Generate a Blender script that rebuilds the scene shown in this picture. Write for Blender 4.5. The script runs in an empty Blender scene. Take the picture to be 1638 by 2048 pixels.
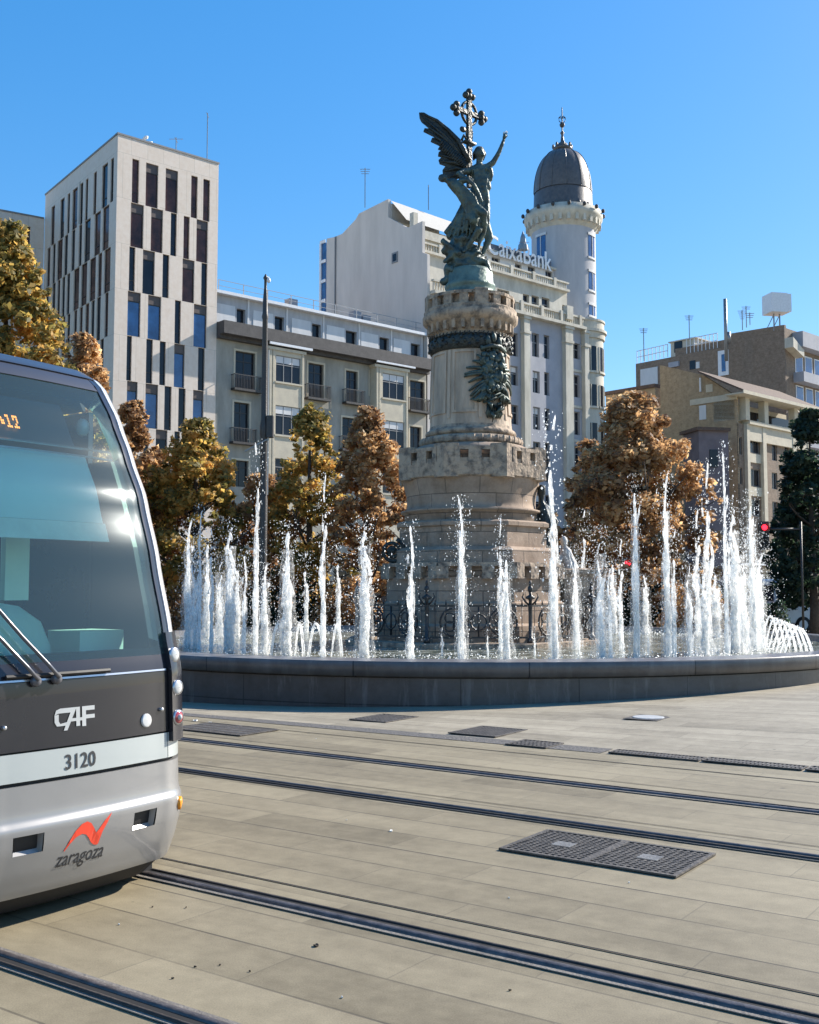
import bpy, bmesh, math, random
from mathutils import Vector, Matrix, noise
random.seed(7)
R = math.radians
sc = bpy.context.scene
col = sc.collection

# ---------------------------------------------------------------- camera, world, sun, exposure
F = 2150.0
TH = math.atan(156.0 / F)
CT, ST = math.cos(TH), math.sin(TH)
CAMH = 1.7
cd = bpy.data.cameras.new('camera'); cam = bpy.data.objects.new('camera', cd); col.objects.link(cam)
cam.location = (0, 0, CAMH); cam.rotation_euler = (R(90) + TH, 0, 0)
cd.sensor_fit = 'VERTICAL'; cd.sensor_height = 36.0; cd.lens = F / 2048 * 36.0
cd.clip_start = 0.1; cd.clip_end = 3000
sc.camera = cam
SUN = Vector((0.865, 0.50, 0)).normalized()
SEL = R(32)
w = bpy.data.worlds.new('World'); sc.world = w; w.use_nodes = True
nt = w.node_tree; bg = nt.nodes['Background']
sky = nt.nodes.new('ShaderNodeTexSky'); sky.sky_type = 'NISHITA'; sky.sun_disc = False
sky.sun_elevation = SEL; sky.sun_rotation = math.atan2(SUN.x, SUN.y)
sky.altitude = 200; sky.air_density = 1.0; sky.dust_density = 0.35; sky.ozone_density = 3.2
hs0 = nt.nodes.new('ShaderNodeHueSaturation'); hs0.inputs['Saturation'].default_value = 1.82; hs0.inputs['Hue'].default_value = .506; hs0.inputs['Value'].default_value = 1.42
gm0 = nt.nodes.new('ShaderNodeGamma'); gm0.inputs['Gamma'].default_value = .58
nt.links.new(sky.outputs[0], gm0.inputs['Color']); nt.links.new(gm0.outputs[0], hs0.inputs['Color']); nt.links.new(hs0.outputs[0], bg.inputs[0]); bg.inputs[1].default_value = 0.15
sl = bpy.data.lights.new('sun', 'SUN'); so = bpy.data.objects.new('sun', sl); col.objects.link(so)
sl.energy = 5.0; sl.angle = R(0.5); sl.color = (1.0, 0.93, 0.83)
sdir = Vector((SUN.x * math.cos(SEL), SUN.y * math.cos(SEL), math.sin(SEL)))
so.rotation_euler = (-sdir).to_track_quat('-Z', 'Y').to_euler()
sc.view_settings.view_transform = 'Standard'; sc.view_settings.look = 'None'
sc.view_settings.exposure = 0.95; sc.view_settings.gamma = 1
sc.cycles.use_denoising = True
sc.cycles.max_bounces = 8; sc.cycles.transparent_max_bounces = 24

# ---------------------------------------------------------------- helpers
def ray(px, py):
    x = (px - 819) / F; y = (1024 - py) / F
    return (x, CT - y * ST, ST + y * CT)
def AT(px, py, Y):                        # point at depth Y
    r = ray(px, py); k = Y / r[1]
    return Vector((r[0] * k, Y, CAMH + r[2] * k))
def GR(px, py, z=0.0):                    # point on the horizontal plane at height z
    r = ray(px, py); k = (z - CAMH) / r[2]
    return Vector((r[0] * k, r[1] * k, z))
TA = R(54.8)
PN = Vector((math.cos(TA), math.sin(TA), 0)); TD = Vector((-math.sin(TA), math.cos(TA), 0))
def ss(a, b, x):
    t = max(0, min(1, (x - a) / (b - a))); return t * t * (3 - 2 * t)
def gz(x, y):                             # the plaza rises gently to the east
    p = PN.x * x + PN.y * y
    return 0.030 * max(-9, min(9, x - 0.6)) * ss(9.3, 13.2, p) * (1 - ss(32, 42, y))

WL = {}
class MB:
    def __init__(s, fr=(0, 0, 0, 0)):
        s.v = []; s.f = []; s.m = []; s.sm = []; s.fr(*fr); s.smooth = False; s.mi = 0
    def fr(s, ox, oy, ang=0, oz=0):
        s.o = (ox, oy, oz); s.ca = math.cos(ang); s.sa = math.sin(ang); return s
    def V(s, x, y, z):
        s.v.append((s.o[0] + x * s.ca - y * s.sa, s.o[1] + x * s.sa + y * s.ca, s.o[2] + z)); return len(s.v) - 1
    def Fc(s, *i):
        s.f.append(tuple(i)); s.m.append(s.mi); s.sm.append(s.smooth)
    def quad(s, a, b, c, d):
        s.Fc(s.V(*a), s.V(*b), s.V(*c), s.V(*d)); return s
    def box(s, x0, x1, y0, y1, z0, z1):
        i = [s.V(x, y, z) for z in (z0, z1) for x, y in ((x0, y0), (x1, y0), (x1, y1), (x0, y1))]
        for q in ((0, 3, 2, 1), (4, 5, 6, 7), (0, 1, 5, 4), (1, 2, 6, 5), (2, 3, 7, 6), (3, 0, 4, 7)):
            s.Fc(*[i[k] for k in q])
        return s
    def bx(s, cx, cy, cz, sx, sy, sz):
        return s.box(cx - sx / 2, cx + sx / 2, cy - sy / 2, cy + sy / 2, cz - sz / 2, cz + sz / 2)
    def prism(s, poly, z0, z1):
        n = len(poly); a = [s.V(x, y, z0) for x, y in poly]; b = [s.V(x, y, z1) for x, y in poly]
        s.Fc(*a[::-1]); s.Fc(*b)
        for i in range(n): s.Fc(a[i], a[(i + 1) % n], b[(i + 1) % n], b[i])
        return s
    def slab(s, poly, y0, y1):            # polygon in x,z extruded along y
        n = len(poly); a = [s.V(x, y0, z) for x, z in poly]; b = [s.V(x, y1, z) for x, z in poly]
        s.Fc(*a); s.Fc(*b[::-1])
        for i in range(n): s.Fc(a[(i + 1) % n], a[i], b[i], b[(i + 1) % n])
        return s
    def lathe(s, prof, n=32, cx=0, cy=0, a0=0, a1=2 * math.pi, cap=True, tw=0, sx=1.0, sy=1.0):
        full = abs(a1 - a0 - 2 * math.pi) < 1e-6; cnt = n if full else n + 1; rings = []
        for r, z in prof:
            rings.append([s.V(cx + sx * r * math.cos(a0 + tw + (a1 - a0) * k / n), cy + sy * r * math.sin(a0 + tw + (a1 - a0) * k / n), z) for k in range(cnt)])
        for j in range(len(rings) - 1):
            for k in range(n):
                k2 = (k + 1) % cnt
                s.Fc(rings[j][k], rings[j][k2], rings[j + 1][k2], rings[j + 1][k])
        if cap and full:
            s.Fc(*rings[0][::-1]); s.Fc(*rings[-1])
        return s
    def tube(s, pts, rad, n=6, cap=True):
        pts = [Vector(p) for p in pts]; rings = []
        if not hasattr(rad, '__len__'): rad = [rad] * len(pts)
        for i, p in enumerate(pts):
            d = (pts[min(i + 1, len(pts) - 1)] - pts[max(i - 1, 0)])
            if d.length < 1e-9: d = Vector((0, 0, 1))
            d.normalize(); u = d.cross(Vector((0, 0, 1)))
            if u.length < .05: u = d.cross(Vector((0, 1, 0)))
            u.normalize(); v2 = d.cross(u)
            rings.append([s.V(*(p + (u * math.cos(2 * math.pi * k / n) + v2 * math.sin(2 * math.pi * k / n)) * rad[i])) for k in range(n)])
        for j in range(len(rings) - 1):
            for k in range(n): s.Fc(rings[j][k], rings[j + 1][k], rings[j + 1][(k + 1) % n], rings[j][(k + 1) % n])
        if cap: s.Fc(*rings[0]); s.Fc(*rings[-1][::-1])
        return s
    def ball(s, c, r, n=8, m=6):
        if not hasattr(r, '__len__'): r = (r, r, r)
        top = s.V(c[0], c[1], c[2] + r[2]); bot = s.V(c[0], c[1], c[2] - r[2]); rg = []
        for j in range(1, m):
            ph = math.pi * j / m
            rg.append([s.V(c[0] + r[0] * math.sin(ph) * math.cos(2 * math.pi * k / n), c[1] + r[1] * math.sin(ph) * math.sin(2 * math.pi * k / n), c[2] + r[2] * math.cos(ph)) for k in range(n)])
        for k in range(n):
            k2 = (k + 1) % n
            s.Fc(top, rg[0][k], rg[0][k2]); s.Fc(bot, rg[-1][k2], rg[-1][k])
            for j in range(len(rg) - 1): s.Fc(rg[j][k], rg[j + 1][k], rg[j + 1][k2], rg[j][k2])
        return s
    def build(s, name, mats, parent=None, kind=None):
        me = bpy.data.meshes.new(name)
        off = WL.get(parent, (0, 0, 0)) if parent else (0, 0, 0)
        me.from_pydata([(a - off[0], b - off[1], c - off[2]) for a, b, c in s.v], [], s.f)
        if not isinstance(mats, (list, tuple)): mats = [mats]
        for m in mats: me.materials.append(m)
        me.polygons.foreach_set('material_index', s.m)
        me.polygons.foreach_set('use_smooth', s.sm)
        me.update()
        o = bpy.data.objects.new(name, me); col.objects.link(o)
        if parent: o.parent = parent; WL[o] = off
        if kind: o['kind'] = kind
        return o

def thing(name, label, cat, loc=(0, 0, 0), group=None):
    o = bpy.data.objects.new(name, None); col.objects.link(o); o.location = loc
    o.empty_display_size = .2
    o['label'] = label; o['category'] = cat
    if group: o['group'] = group
    WL[o] = tuple(loc); return o
def tag(o, label, cat, group=None):
    o['label'] = label; o['category'] = cat
    if group: o['group'] = group
    return o
def copy_tree(o, parent=None):
    c = o.copy(); col.objects.link(c)
    if parent: c.parent = parent
    for ch in list(o.children): copy_tree(ch, c)
    return c

# ---------------------------------------------------------------- materials
def nodes(name):
    m = bpy.data.materials.new(name); m.use_nodes = True
    n = m.node_tree.nodes; l = m.node_tree.links
    return m, n, l, n['Principled BSDF']
def mat(name, c, rough=.7, c2=None, scale=6, bump=.0, bscale=30, metal=0, spec=.5, coat=0, stretch=(1, 1, 1), contrast=(.35, .65)):
    m, n, l, b = nodes(name)
    b.inputs['Roughness'].default_value = rough; b.inputs['Metallic'].default_value = metal
    b.inputs['Specular IOR Level'].default_value = spec; b.inputs['Coat Weight'].default_value = coat
    tc = n.new('ShaderNodeTexCoord'); mp = n.new('ShaderNodeMapping'); mp.inputs['Scale'].default_value = stretch
    l.new(tc.outputs['Object'], mp.inputs[0])
    if c2 is None: c2 = tuple(x * .86 for x in c)
    t = n.new('ShaderNodeTexNoise'); t.inputs['Scale'].default_value = scale; t.inputs['Detail'].default_value = 8; t.inputs['Roughness'].default_value = .65
    l.new(mp.outputs[0], t.inputs['Vector'])
    r = n.new('ShaderNodeValToRGB'); r.color_ramp.elements[0].position = contrast[0]; r.color_ramp.elements[1].position = contrast[1]
    r.color_ramp.elements[0].color = (*c2, 1); r.color_ramp.elements[1].color = (*c, 1)
    l.new(t.outputs['Fac'], r.inputs[0]); l.new(r.outputs[0], b.inputs['Base Color'])
    if bump:
        t2 = n.new('ShaderNodeTexNoise'); t2.inputs['Scale'].default_value = bscale; t2.inputs['Detail'].default_value = 6
        l.new(mp.outputs[0], t2.inputs['Vector'])
        bp = n.new('ShaderNodeBump'); bp.inputs['Strength'].default_value = bump; bp.inputs['Distance'].default_value = .05
        l.new(t2.outputs['Fac'], bp.inputs['Height']); l.new(bp.outputs[0], b.inputs['Normal'])
    return m
def emis(name, c, st):
    m, n, l, b = nodes(name); b.inputs['Base Color'].default_value = (*c, 1)
    b.inputs['Emission Color'].default_value = (*c, 1); b.inputs['Emission Strength'].default_value = st; return m
def mglass(name, c=(.03, .035, .045), rough=.06, c2=None):
    return mat(name, c, rough, c2 or tuple(x * .5 for x in c), 0.8, spec=.8, bump=.04, bscale=1.2)
def blocky(name, c, c2, bw, bh, mortar=.012, mcol=None, bump=.4, angle=0, rough=.85, off=.5, cyl=None, dirt=.62, streak=0):
    m, n, l, b = nodes(name); b.inputs['Roughness'].default_value = rough
    tc = n.new('ShaderNodeTexCoord'); sx = n.new('ShaderNodeSeparateXYZ'); l.new(tc.outputs['Object'], sx.inputs[0])
    cx = n.new('ShaderNodeCombineXYZ')
    if cyl is not None:
        def mth(op, a, v=None, v2=None):
            q = n.new('ShaderNodeMath'); q.operation = op
            l.new(a, q.inputs[0])
            if v is not None:
                if hasattr(v, 'is_linked'): l.new(v, q.inputs[1])
                else: q.inputs[1].default_value = v
            return q.outputs[0]
        at = mth('ARCTAN2', sx.outputs[1], sx.outputs[0]); u = mth('MULTIPLY', at, cyl)
        l.new(u, cx.inputs[0])
    else:
        d = n.new('ShaderNodeVectorMath'); d.operation = 'DOT_PRODUCT'; d.inputs[1].default_value = (math.cos(angle), math.sin(angle), 0)
        l.new(tc.outputs['Object'], d.inputs[0]); l.new(d.outputs['Value'], cx.inputs[0])
    l.new(sx.outputs[2], cx.inputs[1])
    br = n.new('ShaderNodeTexBrick'); br.inputs['Scale'].default_value = 1; br.inputs['Brick Width'].default_value = bw; br.inputs['Row Height'].default_value = bh
    br.inputs['Mortar Size'].default_value = mortar; br.inputs['Mortar Smooth'].default_value = .3; br.offset = off; br.inputs['Bias'].default_value = -.1
    br.inputs['Color1'].default_value = (*c, 1); br.inputs['Color2'].default_value = (*c2, 1)
    br.inputs['Mortar'].default_value = (*(mcol or tuple(x * .45 for x in c)), 1)
    l.new(cx.outputs[0], br.inputs['Vector'])
    t = n.new('ShaderNodeTexNoise'); t.inputs['Scale'].default_value = 3; t.inputs['Detail'].default_value = 9; t.inputs['Roughness'].default_value = .7; l.new(tc.outputs['Object'], t.inputs['Vector'])
    r = n.new('ShaderNodeValToRGB'); r.color_ramp.elements[0].position = .3; r.color_ramp.elements[1].position = .62
    r.color_ramp.elements[0].color = (dirt, dirt * .95, dirt * .9, 1); r.color_ramp.elements[1].color = (1, 1, 1, 1); l.new(t.outputs['Fac'], r.inputs[0])
    mx = n.new('ShaderNodeMix'); mx.data_type = 'RGBA'; mx.blend_type = 'MULTIPLY'; mx.inputs[0].default_value = 1
    l.new(br.outputs['Color'], mx.inputs[6]); l.new(r.outputs[0], mx.inputs[7]); l.new(mx.outputs[2], b.inputs['Base Color'])
    if streak:
        mq = n.new('ShaderNodeMapping'); mq.inputs['Scale'].default_value = (5, 5, .7); l.new(tc.outputs['Object'], mq.inputs[0])
        tq_ = n.new('ShaderNodeTexNoise'); tq_.inputs['Scale'].default_value = 1; tq_.inputs['Detail'].default_value = 8; tq_.inputs['Roughness'].default_value = .7; l.new(mq.outputs[0], tq_.inputs[0])
        rq = n.new('ShaderNodeValToRGB'); rq.color_ramp.elements[0].position = .54; rq.color_ramp.elements[0].color = (0, 0, 0, 1); rq.color_ramp.elements[1].position = .72; rq.color_ramp.elements[1].color = (streak,) * 3 + (1,); l.new(tq_.outputs['Fac'], rq.inputs[0])
        mz = n.new('ShaderNodeMix'); mz.data_type = 'RGBA'; l.new(rq.outputs[0], mz.inputs[0]); l.new(mx.outputs[2], mz.inputs[6]); mz.inputs[7].default_value = (.26, .25, .245, 1); l.new(mz.outputs[2], b.inputs['Base Color'])
    ad = n.new('ShaderNodeMath'); ad.operation = 'MULTIPLY_ADD'; ad.inputs[1].default_value = -.8; l.new(br.outputs['Fac'], ad.inputs[0]); l.new(t.outputs['Fac'], ad.inputs[2])
    bp = n.new('ShaderNodeBump'); bp.inputs['Strength'].default_value = bump; bp.inputs['Distance'].default_value = .03
    l.new(ad.outputs[0], bp.inputs['Height']); l.new(bp.outputs[0], b.inputs['Normal'])
    return m

M = {}
M['panel_cream'] = blocky('cream_cladding', (.69, .60, .515), (.65, .565, .48), 1.2, 3.1, .012, (.42, .38, .32), .05, R(41), .6, dirt=.9)
M['brown_glass'] = mat('brown_glass', (.115, .052, .040), .15, (.035, .018, .015), .9, spec=.3)
M['dark_glass'] = mat('dark_glass', (.010, .011, .016), .06, (.02, .022, .03), .6, spec=.35)
M['sky_blue_glass'] = mat('sky_blue_glass', (.03, .10, .27), .06, (.012, .035, .12), .7, spec=1.0)  # reflected sky painted in as a blue base colour
M['frame_dark'] = mat('dark_frame', (.03, .028, .027), .5)
M['frame_grey'] = mat('grey_frame', (.22, .22, .22), .5)
M['stucco_b'] = mat('beige_render', (.36, .345, .30), .9, (.25, .24, .205), 1.1, .2, 40, stretch=(1, 1, .3))
M['cream_b'] = mat('cream_trim', (.56, .50, .38), .8, (.46, .41, .32), 1.5, .1)
M['white_b'] = mat('white_render', (.66, .655, .65), .85, (.56, .56, .56), 1.2, .1, stretch=(1, 1, .25))
M['tower_render'] = mat('grey_tower_render', (.47, .465, .475), .85, (.38, .38, .40), 1.2, .1, stretch=(1, 1, .25))
M['slate'] = mat('dark_cornice', (.075, .07, .07), .7, (.045, .043, .045), 2, .2)
M['tile'] = mat('roof_tiles', (.14, .085, .06), .85, (.07, .05, .04), 4, .5, 8)
M['gable'] = mat('gable_render', (.60, .56, .52), .9, (.50, .465, .43), .7, .15, 25, stretch=(1, 1, .22))
M['stone_c'] = mat('pale_limestone', (.58, .545, .46), .8, (.42, .39, .32), 1.3, .2, 20, stretch=(1, 1, .3))
M['stone_c2'] = mat('bluish_render', (.36, .365, .40), .8, (.30, .31, .345), .8, .1, 20)
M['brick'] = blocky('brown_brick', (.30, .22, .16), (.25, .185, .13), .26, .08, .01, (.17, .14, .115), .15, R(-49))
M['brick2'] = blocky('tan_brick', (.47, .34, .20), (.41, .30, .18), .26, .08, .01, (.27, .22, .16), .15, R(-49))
M['lead'] = mat('dome_slate', (.115, .10, .09), .42, (.07, .062, .06), 3, .3, 6, spec=.6)
M['white_metal'] = mat('white_metal', (.75, .76, .78), .4)
M['grey_metal'] = mat('grey_metal', (.28, .29, .30), .45, metal=.6)
M['black_iron'] = mat('black_iron', (.022, .021, .021), .45, (.04, .03, .025), 8, .2, 30, spec=.6)
M['mono_stone'] = blocky('weathered_stone', (.40, .295, .215), (.30, .22, .16), .8, .42, .010, (.17, .13, .10), .7, cyl=1.6, rough=.88)
M['mono_trim'] = mat('carved_stone', (.40, .305, .22), .88, (.13, .105, .085), 5, .8, 9, contrast=(.36, .56))
M['mono_shaft'] = mat('smooth_warm_stone', (.56, .43, .315), .8, (.26, .205, .155), 2.4, .4, 14, stretch=(1, 1, .22))
M['bronze'] = mat('green_bronze', (.085, .12, .10), .48, (.035, .045, .042), 4, .5, 14, metal=.35, spec=.7)
M['bronze_dark'] = mat('dark_bronze', (.045, .052, .046), .45, (.02, .022, .022), 6, .6, 18, metal=.35)
M['bronze_patina'] = mat('pale_patina', (.17, .24, .20), .5, (.07, .10, .085), 3, .4, 10, metal=.25)
M['marble'] = mat('grey_marble', (.55, .53, .50), .7, (.33, .31, .29), 5, .3)
M['granite_dark'] = mat('dark_granite', (.085, .082, .088), .42, (.055, .053, .058), 30, .12, 90, spec=.5)
M['granite_cap'] = mat('worn_granite', (.20, .195, .20), .28, (.13, .125, .13), 25, .08, 80, spec=.6)
M['tree_bark'] = mat('bark', (.09, .07, .055), .9, (.05, .04, .03), 10, .6, 20)
# ---------------------------------------------------------------- ground
def ground_mat():
    m, n, l, b = nodes('granite_paving'); b.inputs['Roughness'].default_value = .62; b.inputs['Specular IOR Level'].default_value = .35
    tc = n.new('ShaderNodeTexCoord')
    def mt(op, a, v=None, c=None):
        q = n.new('ShaderNodeMath'); q.operation = op
        for i, x in enumerate((a, v, c)):
            if x is None: continue
            if isinstance(x, (int, float)): q.inputs[i].default_value = x
            else: l.new(x, q.inputs[i])
        return q.outputs[0]
    def dot(v):
        d = n.new('ShaderNodeVectorMath'); d.operation = 'DOT_PRODUCT'; d.inputs[1].default_value = v; l.new(tc.outputs['Object'], d.inputs[0]); return d.outputs['Value']
    def nz(scale, det=8, rough=.6, vec=None):
        t = n.new('ShaderNodeTexNoise'); t.inputs['Scale'].default_value = scale; t.inputs['Detail'].default_value = det; t.inputs['Roughness'].default_value = rough
        l.new(vec or tc.outputs['Object'], t.inputs['Vector']); return t.outputs['Fac']
    p = dot(tuple(PN)); t = dot(tuple(TD))
    def line(x, w):      # 1 on the joint
        a = mt('FRACT', x); a = mt('SUBTRACT', a, .5); a = mt('ABSOLUTE', a); a = mt('SUBTRACT', .5, a)
        return mt('LESS_THAN', a, w)
    row = mt('DIVIDE', p, .39)
    j1 = line(row, .018)
    fl = mt('FLOOR', row)
    off = mt('MULTIPLY', mt('FRACT', mt('MULTIPLY', fl, .387)), 1.0)
    tx = mt('ADD', mt('DIVIDE', t, 1.35), off)
    j2 = mt('MULTIPLY', line(tx, .0035), .30)
    # slab tone per stone
    cmb = n.new('ShaderNodeCombineXYZ'); l.new(fl, cmb.inputs[0]); l.new(mt('FLOOR', tx), cmb.inputs[1])
    wn = n.new('ShaderNodeTexWhiteNoise'); wn.noise_dimensions = '2D'; l.new(cmb.outputs[0], wn.inputs['Vector'])
    brk = n.new('ShaderNodeValToRGB'); brk.color_ramp.elements[0].position = .38; brk.color_ramp.elements[1].position = .60
    l.new(nz(.9, 3), brk.inputs[0])
    wr = n.new('ShaderNodeTexWhiteNoise'); wr.noise_dimensions = '1D'; l.new(mt('FLOOR', mt('ADD', row, .5)), wr.inputs['W'])
    j = mt('MAXIMUM', mt('MULTIPLY', j1, mt('MULTIPLY_ADD', brk.outputs[0], .5, mt('MULTIPLY', wr.outputs['Value'], .6))), j2)
    cs_ = n.new('ShaderNodeCombineXYZ'); l.new(mt('MULTIPLY', p, 2.6), cs_.inputs[0]); l.new(mt('MULTIPLY', t, .30), cs_.inputs[1]); streak = nz(1.0, 6, .65, cs_.outputs[0])
    fine = nz(140, 4, .7); mid = nz(7, 8, .7); big = nz(.55, 6, .6)
    ramp = n.new('ShaderNodeValToRGB'); e = ramp.color_ramp.elements
    e[0].position = .37; e[0].color = (.158, .136, .100, 1); e[1].position = .64; e[1].color = (.330, .292, .226, 1)
    mix = mt('ADD', mt('MULTIPLY', big, .30), mt('ADD', mt('MULTIPLY', mid, .30), mt('ADD', mt('MULTIPLY', streak, .32), mt('MULTIPLY', wn.outputs['Value'], .12))))
    l.new(mix, ramp.inputs[0])
    hs = n.new('ShaderNodeMix'); hs.data_type = 'RGBA'; hs.blend_type = 'MULTIPLY'
    sp = n.new('ShaderNodeValToRGB'); sp.color_ramp.elements[0].position = .36; sp.color_ramp.elements[0].color = (.72, .71, .70, 1)
    sp.color_ramp.elements[1].position = .60; sp.color_ramp.elements[1].color = (1.08, 1.06, 1.05, 1); l.new(fine, sp.inputs[0])
    hs.inputs[0].default_value = .8; l.new(ramp.outputs[0], hs.inputs[6]); l.new(sp.outputs[0], hs.inputs[7])
    zn = mt('GREATER_THAN', p, 10.4)
    tint = n.new('ShaderNodeMix'); tint.data_type = 'RGBA'; l.new(zn, tint.inputs[0]); tint.inputs[6].default_value = (.93, .90, .77, 1); tint.inputs[7].default_value = (1.22, 1.22, 1.18, 1)
    hs2 = n.new('ShaderNodeMix'); hs2.data_type = 'RGBA'; hs2.blend_type = 'MULTIPLY'; hs2.inputs[0].default_value = 1; l.new(hs.outputs[2], hs2.inputs[6]); l.new(tint.outputs[2], hs2.inputs[7]); hs = hs2
    # small dark stains (chewing gum, oil)
    vo = n.new('ShaderNodeTexVoronoi'); vo.inputs['Scale'].default_value = 3.4; vo.inputs['Randomness'].default_value = 1
    dv = n.new('ShaderNodeVectorMath'); dv.operation = 'ADD'
    dn = n.new('ShaderNodeTexNoise'); dn.inputs['Scale'].default_value = 30; l.new(tc.outputs['Object'], dn.inputs['Vector'])
    dsc = n.new('ShaderNodeVectorMath'); dsc.operation = 'SCALE'; dsc.inputs['Scale'].default_value = .04; l.new(dn.outputs['Color'], dsc.inputs[0])
    l.new(tc.outputs['Object'], dv.inputs[0]); l.new(dsc.outputs[0], dv.inputs[1]); l.new(dv.outputs[0], vo.inputs['Vector'])
    sep = n.new('ShaderNodeSeparateColor'); l.new(vo.outputs['Color'], sep.inputs[0])
    thr = mt('MULTIPLY', mt('POWER', sep.outputs[0], 5.0), .105)
    st = mt('MULTIPLY', mt('LESS_THAN', vo.outputs['Distance'], thr), .55)
    sr = n.new('ShaderNodeValToRGB'); sr.color_ramp.elements[0].position = .60; sr.color_ramp.elements[1].position = .74; l.new(nz(1.7, 9, .75), sr.inputs[0])
    dark = mt('MAXIMUM', mt('MULTIPLY', j, .92), mt('MAXIMUM', st, mt('MULTIPLY', sr.outputs[0], .30)))
    fin = n.new('ShaderNodeMix'); fin.data_type = 'RGBA'; l.new(dark, fin.inputs[0]); l.new(hs.outputs[2], fin.inputs[6]); fin.inputs[7].default_value = (.045, .038, .03, 1)
    # darker band of paving beside each rail
    l.new(fin.outputs[2], b.inputs['Base Color'])
    hgt = mt('ADD', mt('MULTIPLY', fine, .25), mt('MULTIPLY', j, -1.0))
    bp = n.new('ShaderNodeBump'); bp.inputs['Strength'].default_value = .25; bp.inputs['Distance'].default_value = .01
    l.new(hgt, bp.inputs['Height']); l.new(bp.outputs[0], b.inputs['Normal'])
    return m
GM = ground_mat()
g = MB()
def axis(lo, hi, f0, f1, st):
    a = [-1500, -400, -150, lo] if lo < 0 else [-200, -30, lo]
    x = f0
    a = [q for q in a if q < f0]
    while x <= f1: a.append(x); x += st
    return a + [f1 + 6, 60, 150, 400, 1500]
xs = axis(-30, 0, -12, 14, .5); ys = [-60, -20, -5, 0, 3] + [5 + .5 * i for i in range(80)] + [50, 70, 100, 150, 400, 1600]
ids = [[g.V(x, y, gz(x, y)) for x in xs] for y in ys]
for j in range(len(ys) - 1):
    for i in range(len(xs) - 1): g.Fc(ids[j][i], ids[j][i + 1], ids[j + 1][i + 1], ids[j + 1][i])
g.smooth = True; g.sm = [True] * len(g.f)
g.build('ground', GM, kind='structure')
# asphalt road behind the fountain
road = MB(); m_road = mat('asphalt', (.05, .05, .052), .85, (.035, .035, .037), 3, .3, 60)
for x0 in range(-60, 60, 10): road.quad((x0, 40, .03 + gz(x0, 42)), (x0 + 10, 40, .03 + gz(x0 + 10, 42)), (x0 + 10, 62, .03), (x0, 62, .03))
road.build('road', m_road, kind='structure')

# ---------------------------------------------------------------- rails, grooved, flush in the paving
M['rail'] = mat('worn_steel', (.13, .115, .115), .42, (.06, .052, .052), 12, .15, 60, metal=.35, stretch=(1, 1, 1))
M['rail_edge'] = mat('rusty_steel', (.06, .05, .045), .6, (.03, .025, .022), 10, .2, 50, metal=.4)
M['groove'] = mat('groove_shadow', (.010, .009, .009), .9)
M['joint_fill'] = mat('grey_joint_filler', (.20, .18, .155), .8, (.13, .115, .10), 4, .3, 60)
def rail(p, flip, label):
    root = thing('tram_rail', label, 'rail', (0, 0, 0), 'grooved tram rails in the paving')
    s = -1 if flip else 1
    def strip(a, b, z, z2=None, y0=-14, y1=60):
        m = MB()
        t = y0
        return m
    def prof(pts, name, mt_, parent, smooth=False):
        m = MB(); m.smooth = smooth; prev = None; t = -12.0
        while t <= 45:
            ring = []
            for (q, z) in pts:
                w_ = PN * (p + s * q) + TD * t
                ring.append(m.V(w_.x, w_.y, z + gz(w_.x, w_.y)))
            if prev:
                for k in range(len(ring) - 1): m.Fc(prev[k], prev[k + 1], ring[k + 1], ring[k])
            prev = ring; t += 1.5
        return m.build(name, mt_, parent)
    prof([(-.085, .004), (-.085, .009), (.080, .009), (.080, .004)], 'joint_filler', M['joint_fill'], root)
    prof([(-.052, .009), (-.050, .016), (-.035, .022), (-.012, .023), (-.004, .018), (-.002, .0125)], 'rail_head', M['rail'], root, True)
    prof([(-.002, .0125), (.042, .0125)], 'groove', M['groove'], root)
    prof([(.042, .0125), (.043, .019), (.058, .020), (.060, .010)], 'keeper_lip', M['rail_edge'], root, True)
rail(3.08, True, 'nearest tram rail, crossing the bottom corner beside the tram')
rail(4.48, False, 'tram rail that comes out from under the tram nose')
rail(7.17, True, 'tram rail running just behind the large grate')
rail(8.64, False, 'farthest tram rail, nearest the fountain')

# drain band between track and plaza
def band(p0, p1, t0, t1, dz, name, m_, parent=None, kind=None):
    m = MB(); t = t0; prev = None
    while t < t1 + .01:
        a = PN * p0 + TD * t; b = PN * p1 + TD * t
        cur = (m.V(a.x, a.y, gz(a.x, a.y) + dz), m.V(b.x, b.y, gz(b.x, b.y) + dz))
        if prev: m.Fc(prev[0], prev[1], cur[1], cur[0])
        prev = cur; t += min(1.0, max(.01, t1 - t))
        if t >= t1 and prev and t - t1 > 1e-6: break
    return m.build(name, m_, parent, kind)
M['setts'] = mat('dark_setts', (.13, .12, .11), .8, (.08, .075, .07), 12, .5, 30)
band(10.38, 10.70, 4.9, 25, .005, 'dark_kerb_strip', M['setts'], kind='structure')
band(9.93, 9.955, -12, 30, .0045, 'expansion_joint', M['groove'], kind='structure')
band(7.50, 7.512, -12, 30, .0045, 'expansion_joint', M['groove'], kind='structure')
band(4.78, 4.797, -12, 30, .0045, 'expansion_joint', M['groove'], kind='structure')
band(8.98, 8.992, -12, 30, .0045, 'expansion_joint', M['groove'], kind='structure')
M['cast_iron'] = mat('cast_iron', (.13, .115, .10), .6, (.07, .062, .055), 10, .3, 40, metal=.3)
M['pit'] = mat('drain_pit', (.012, .011, .01), .9)
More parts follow.
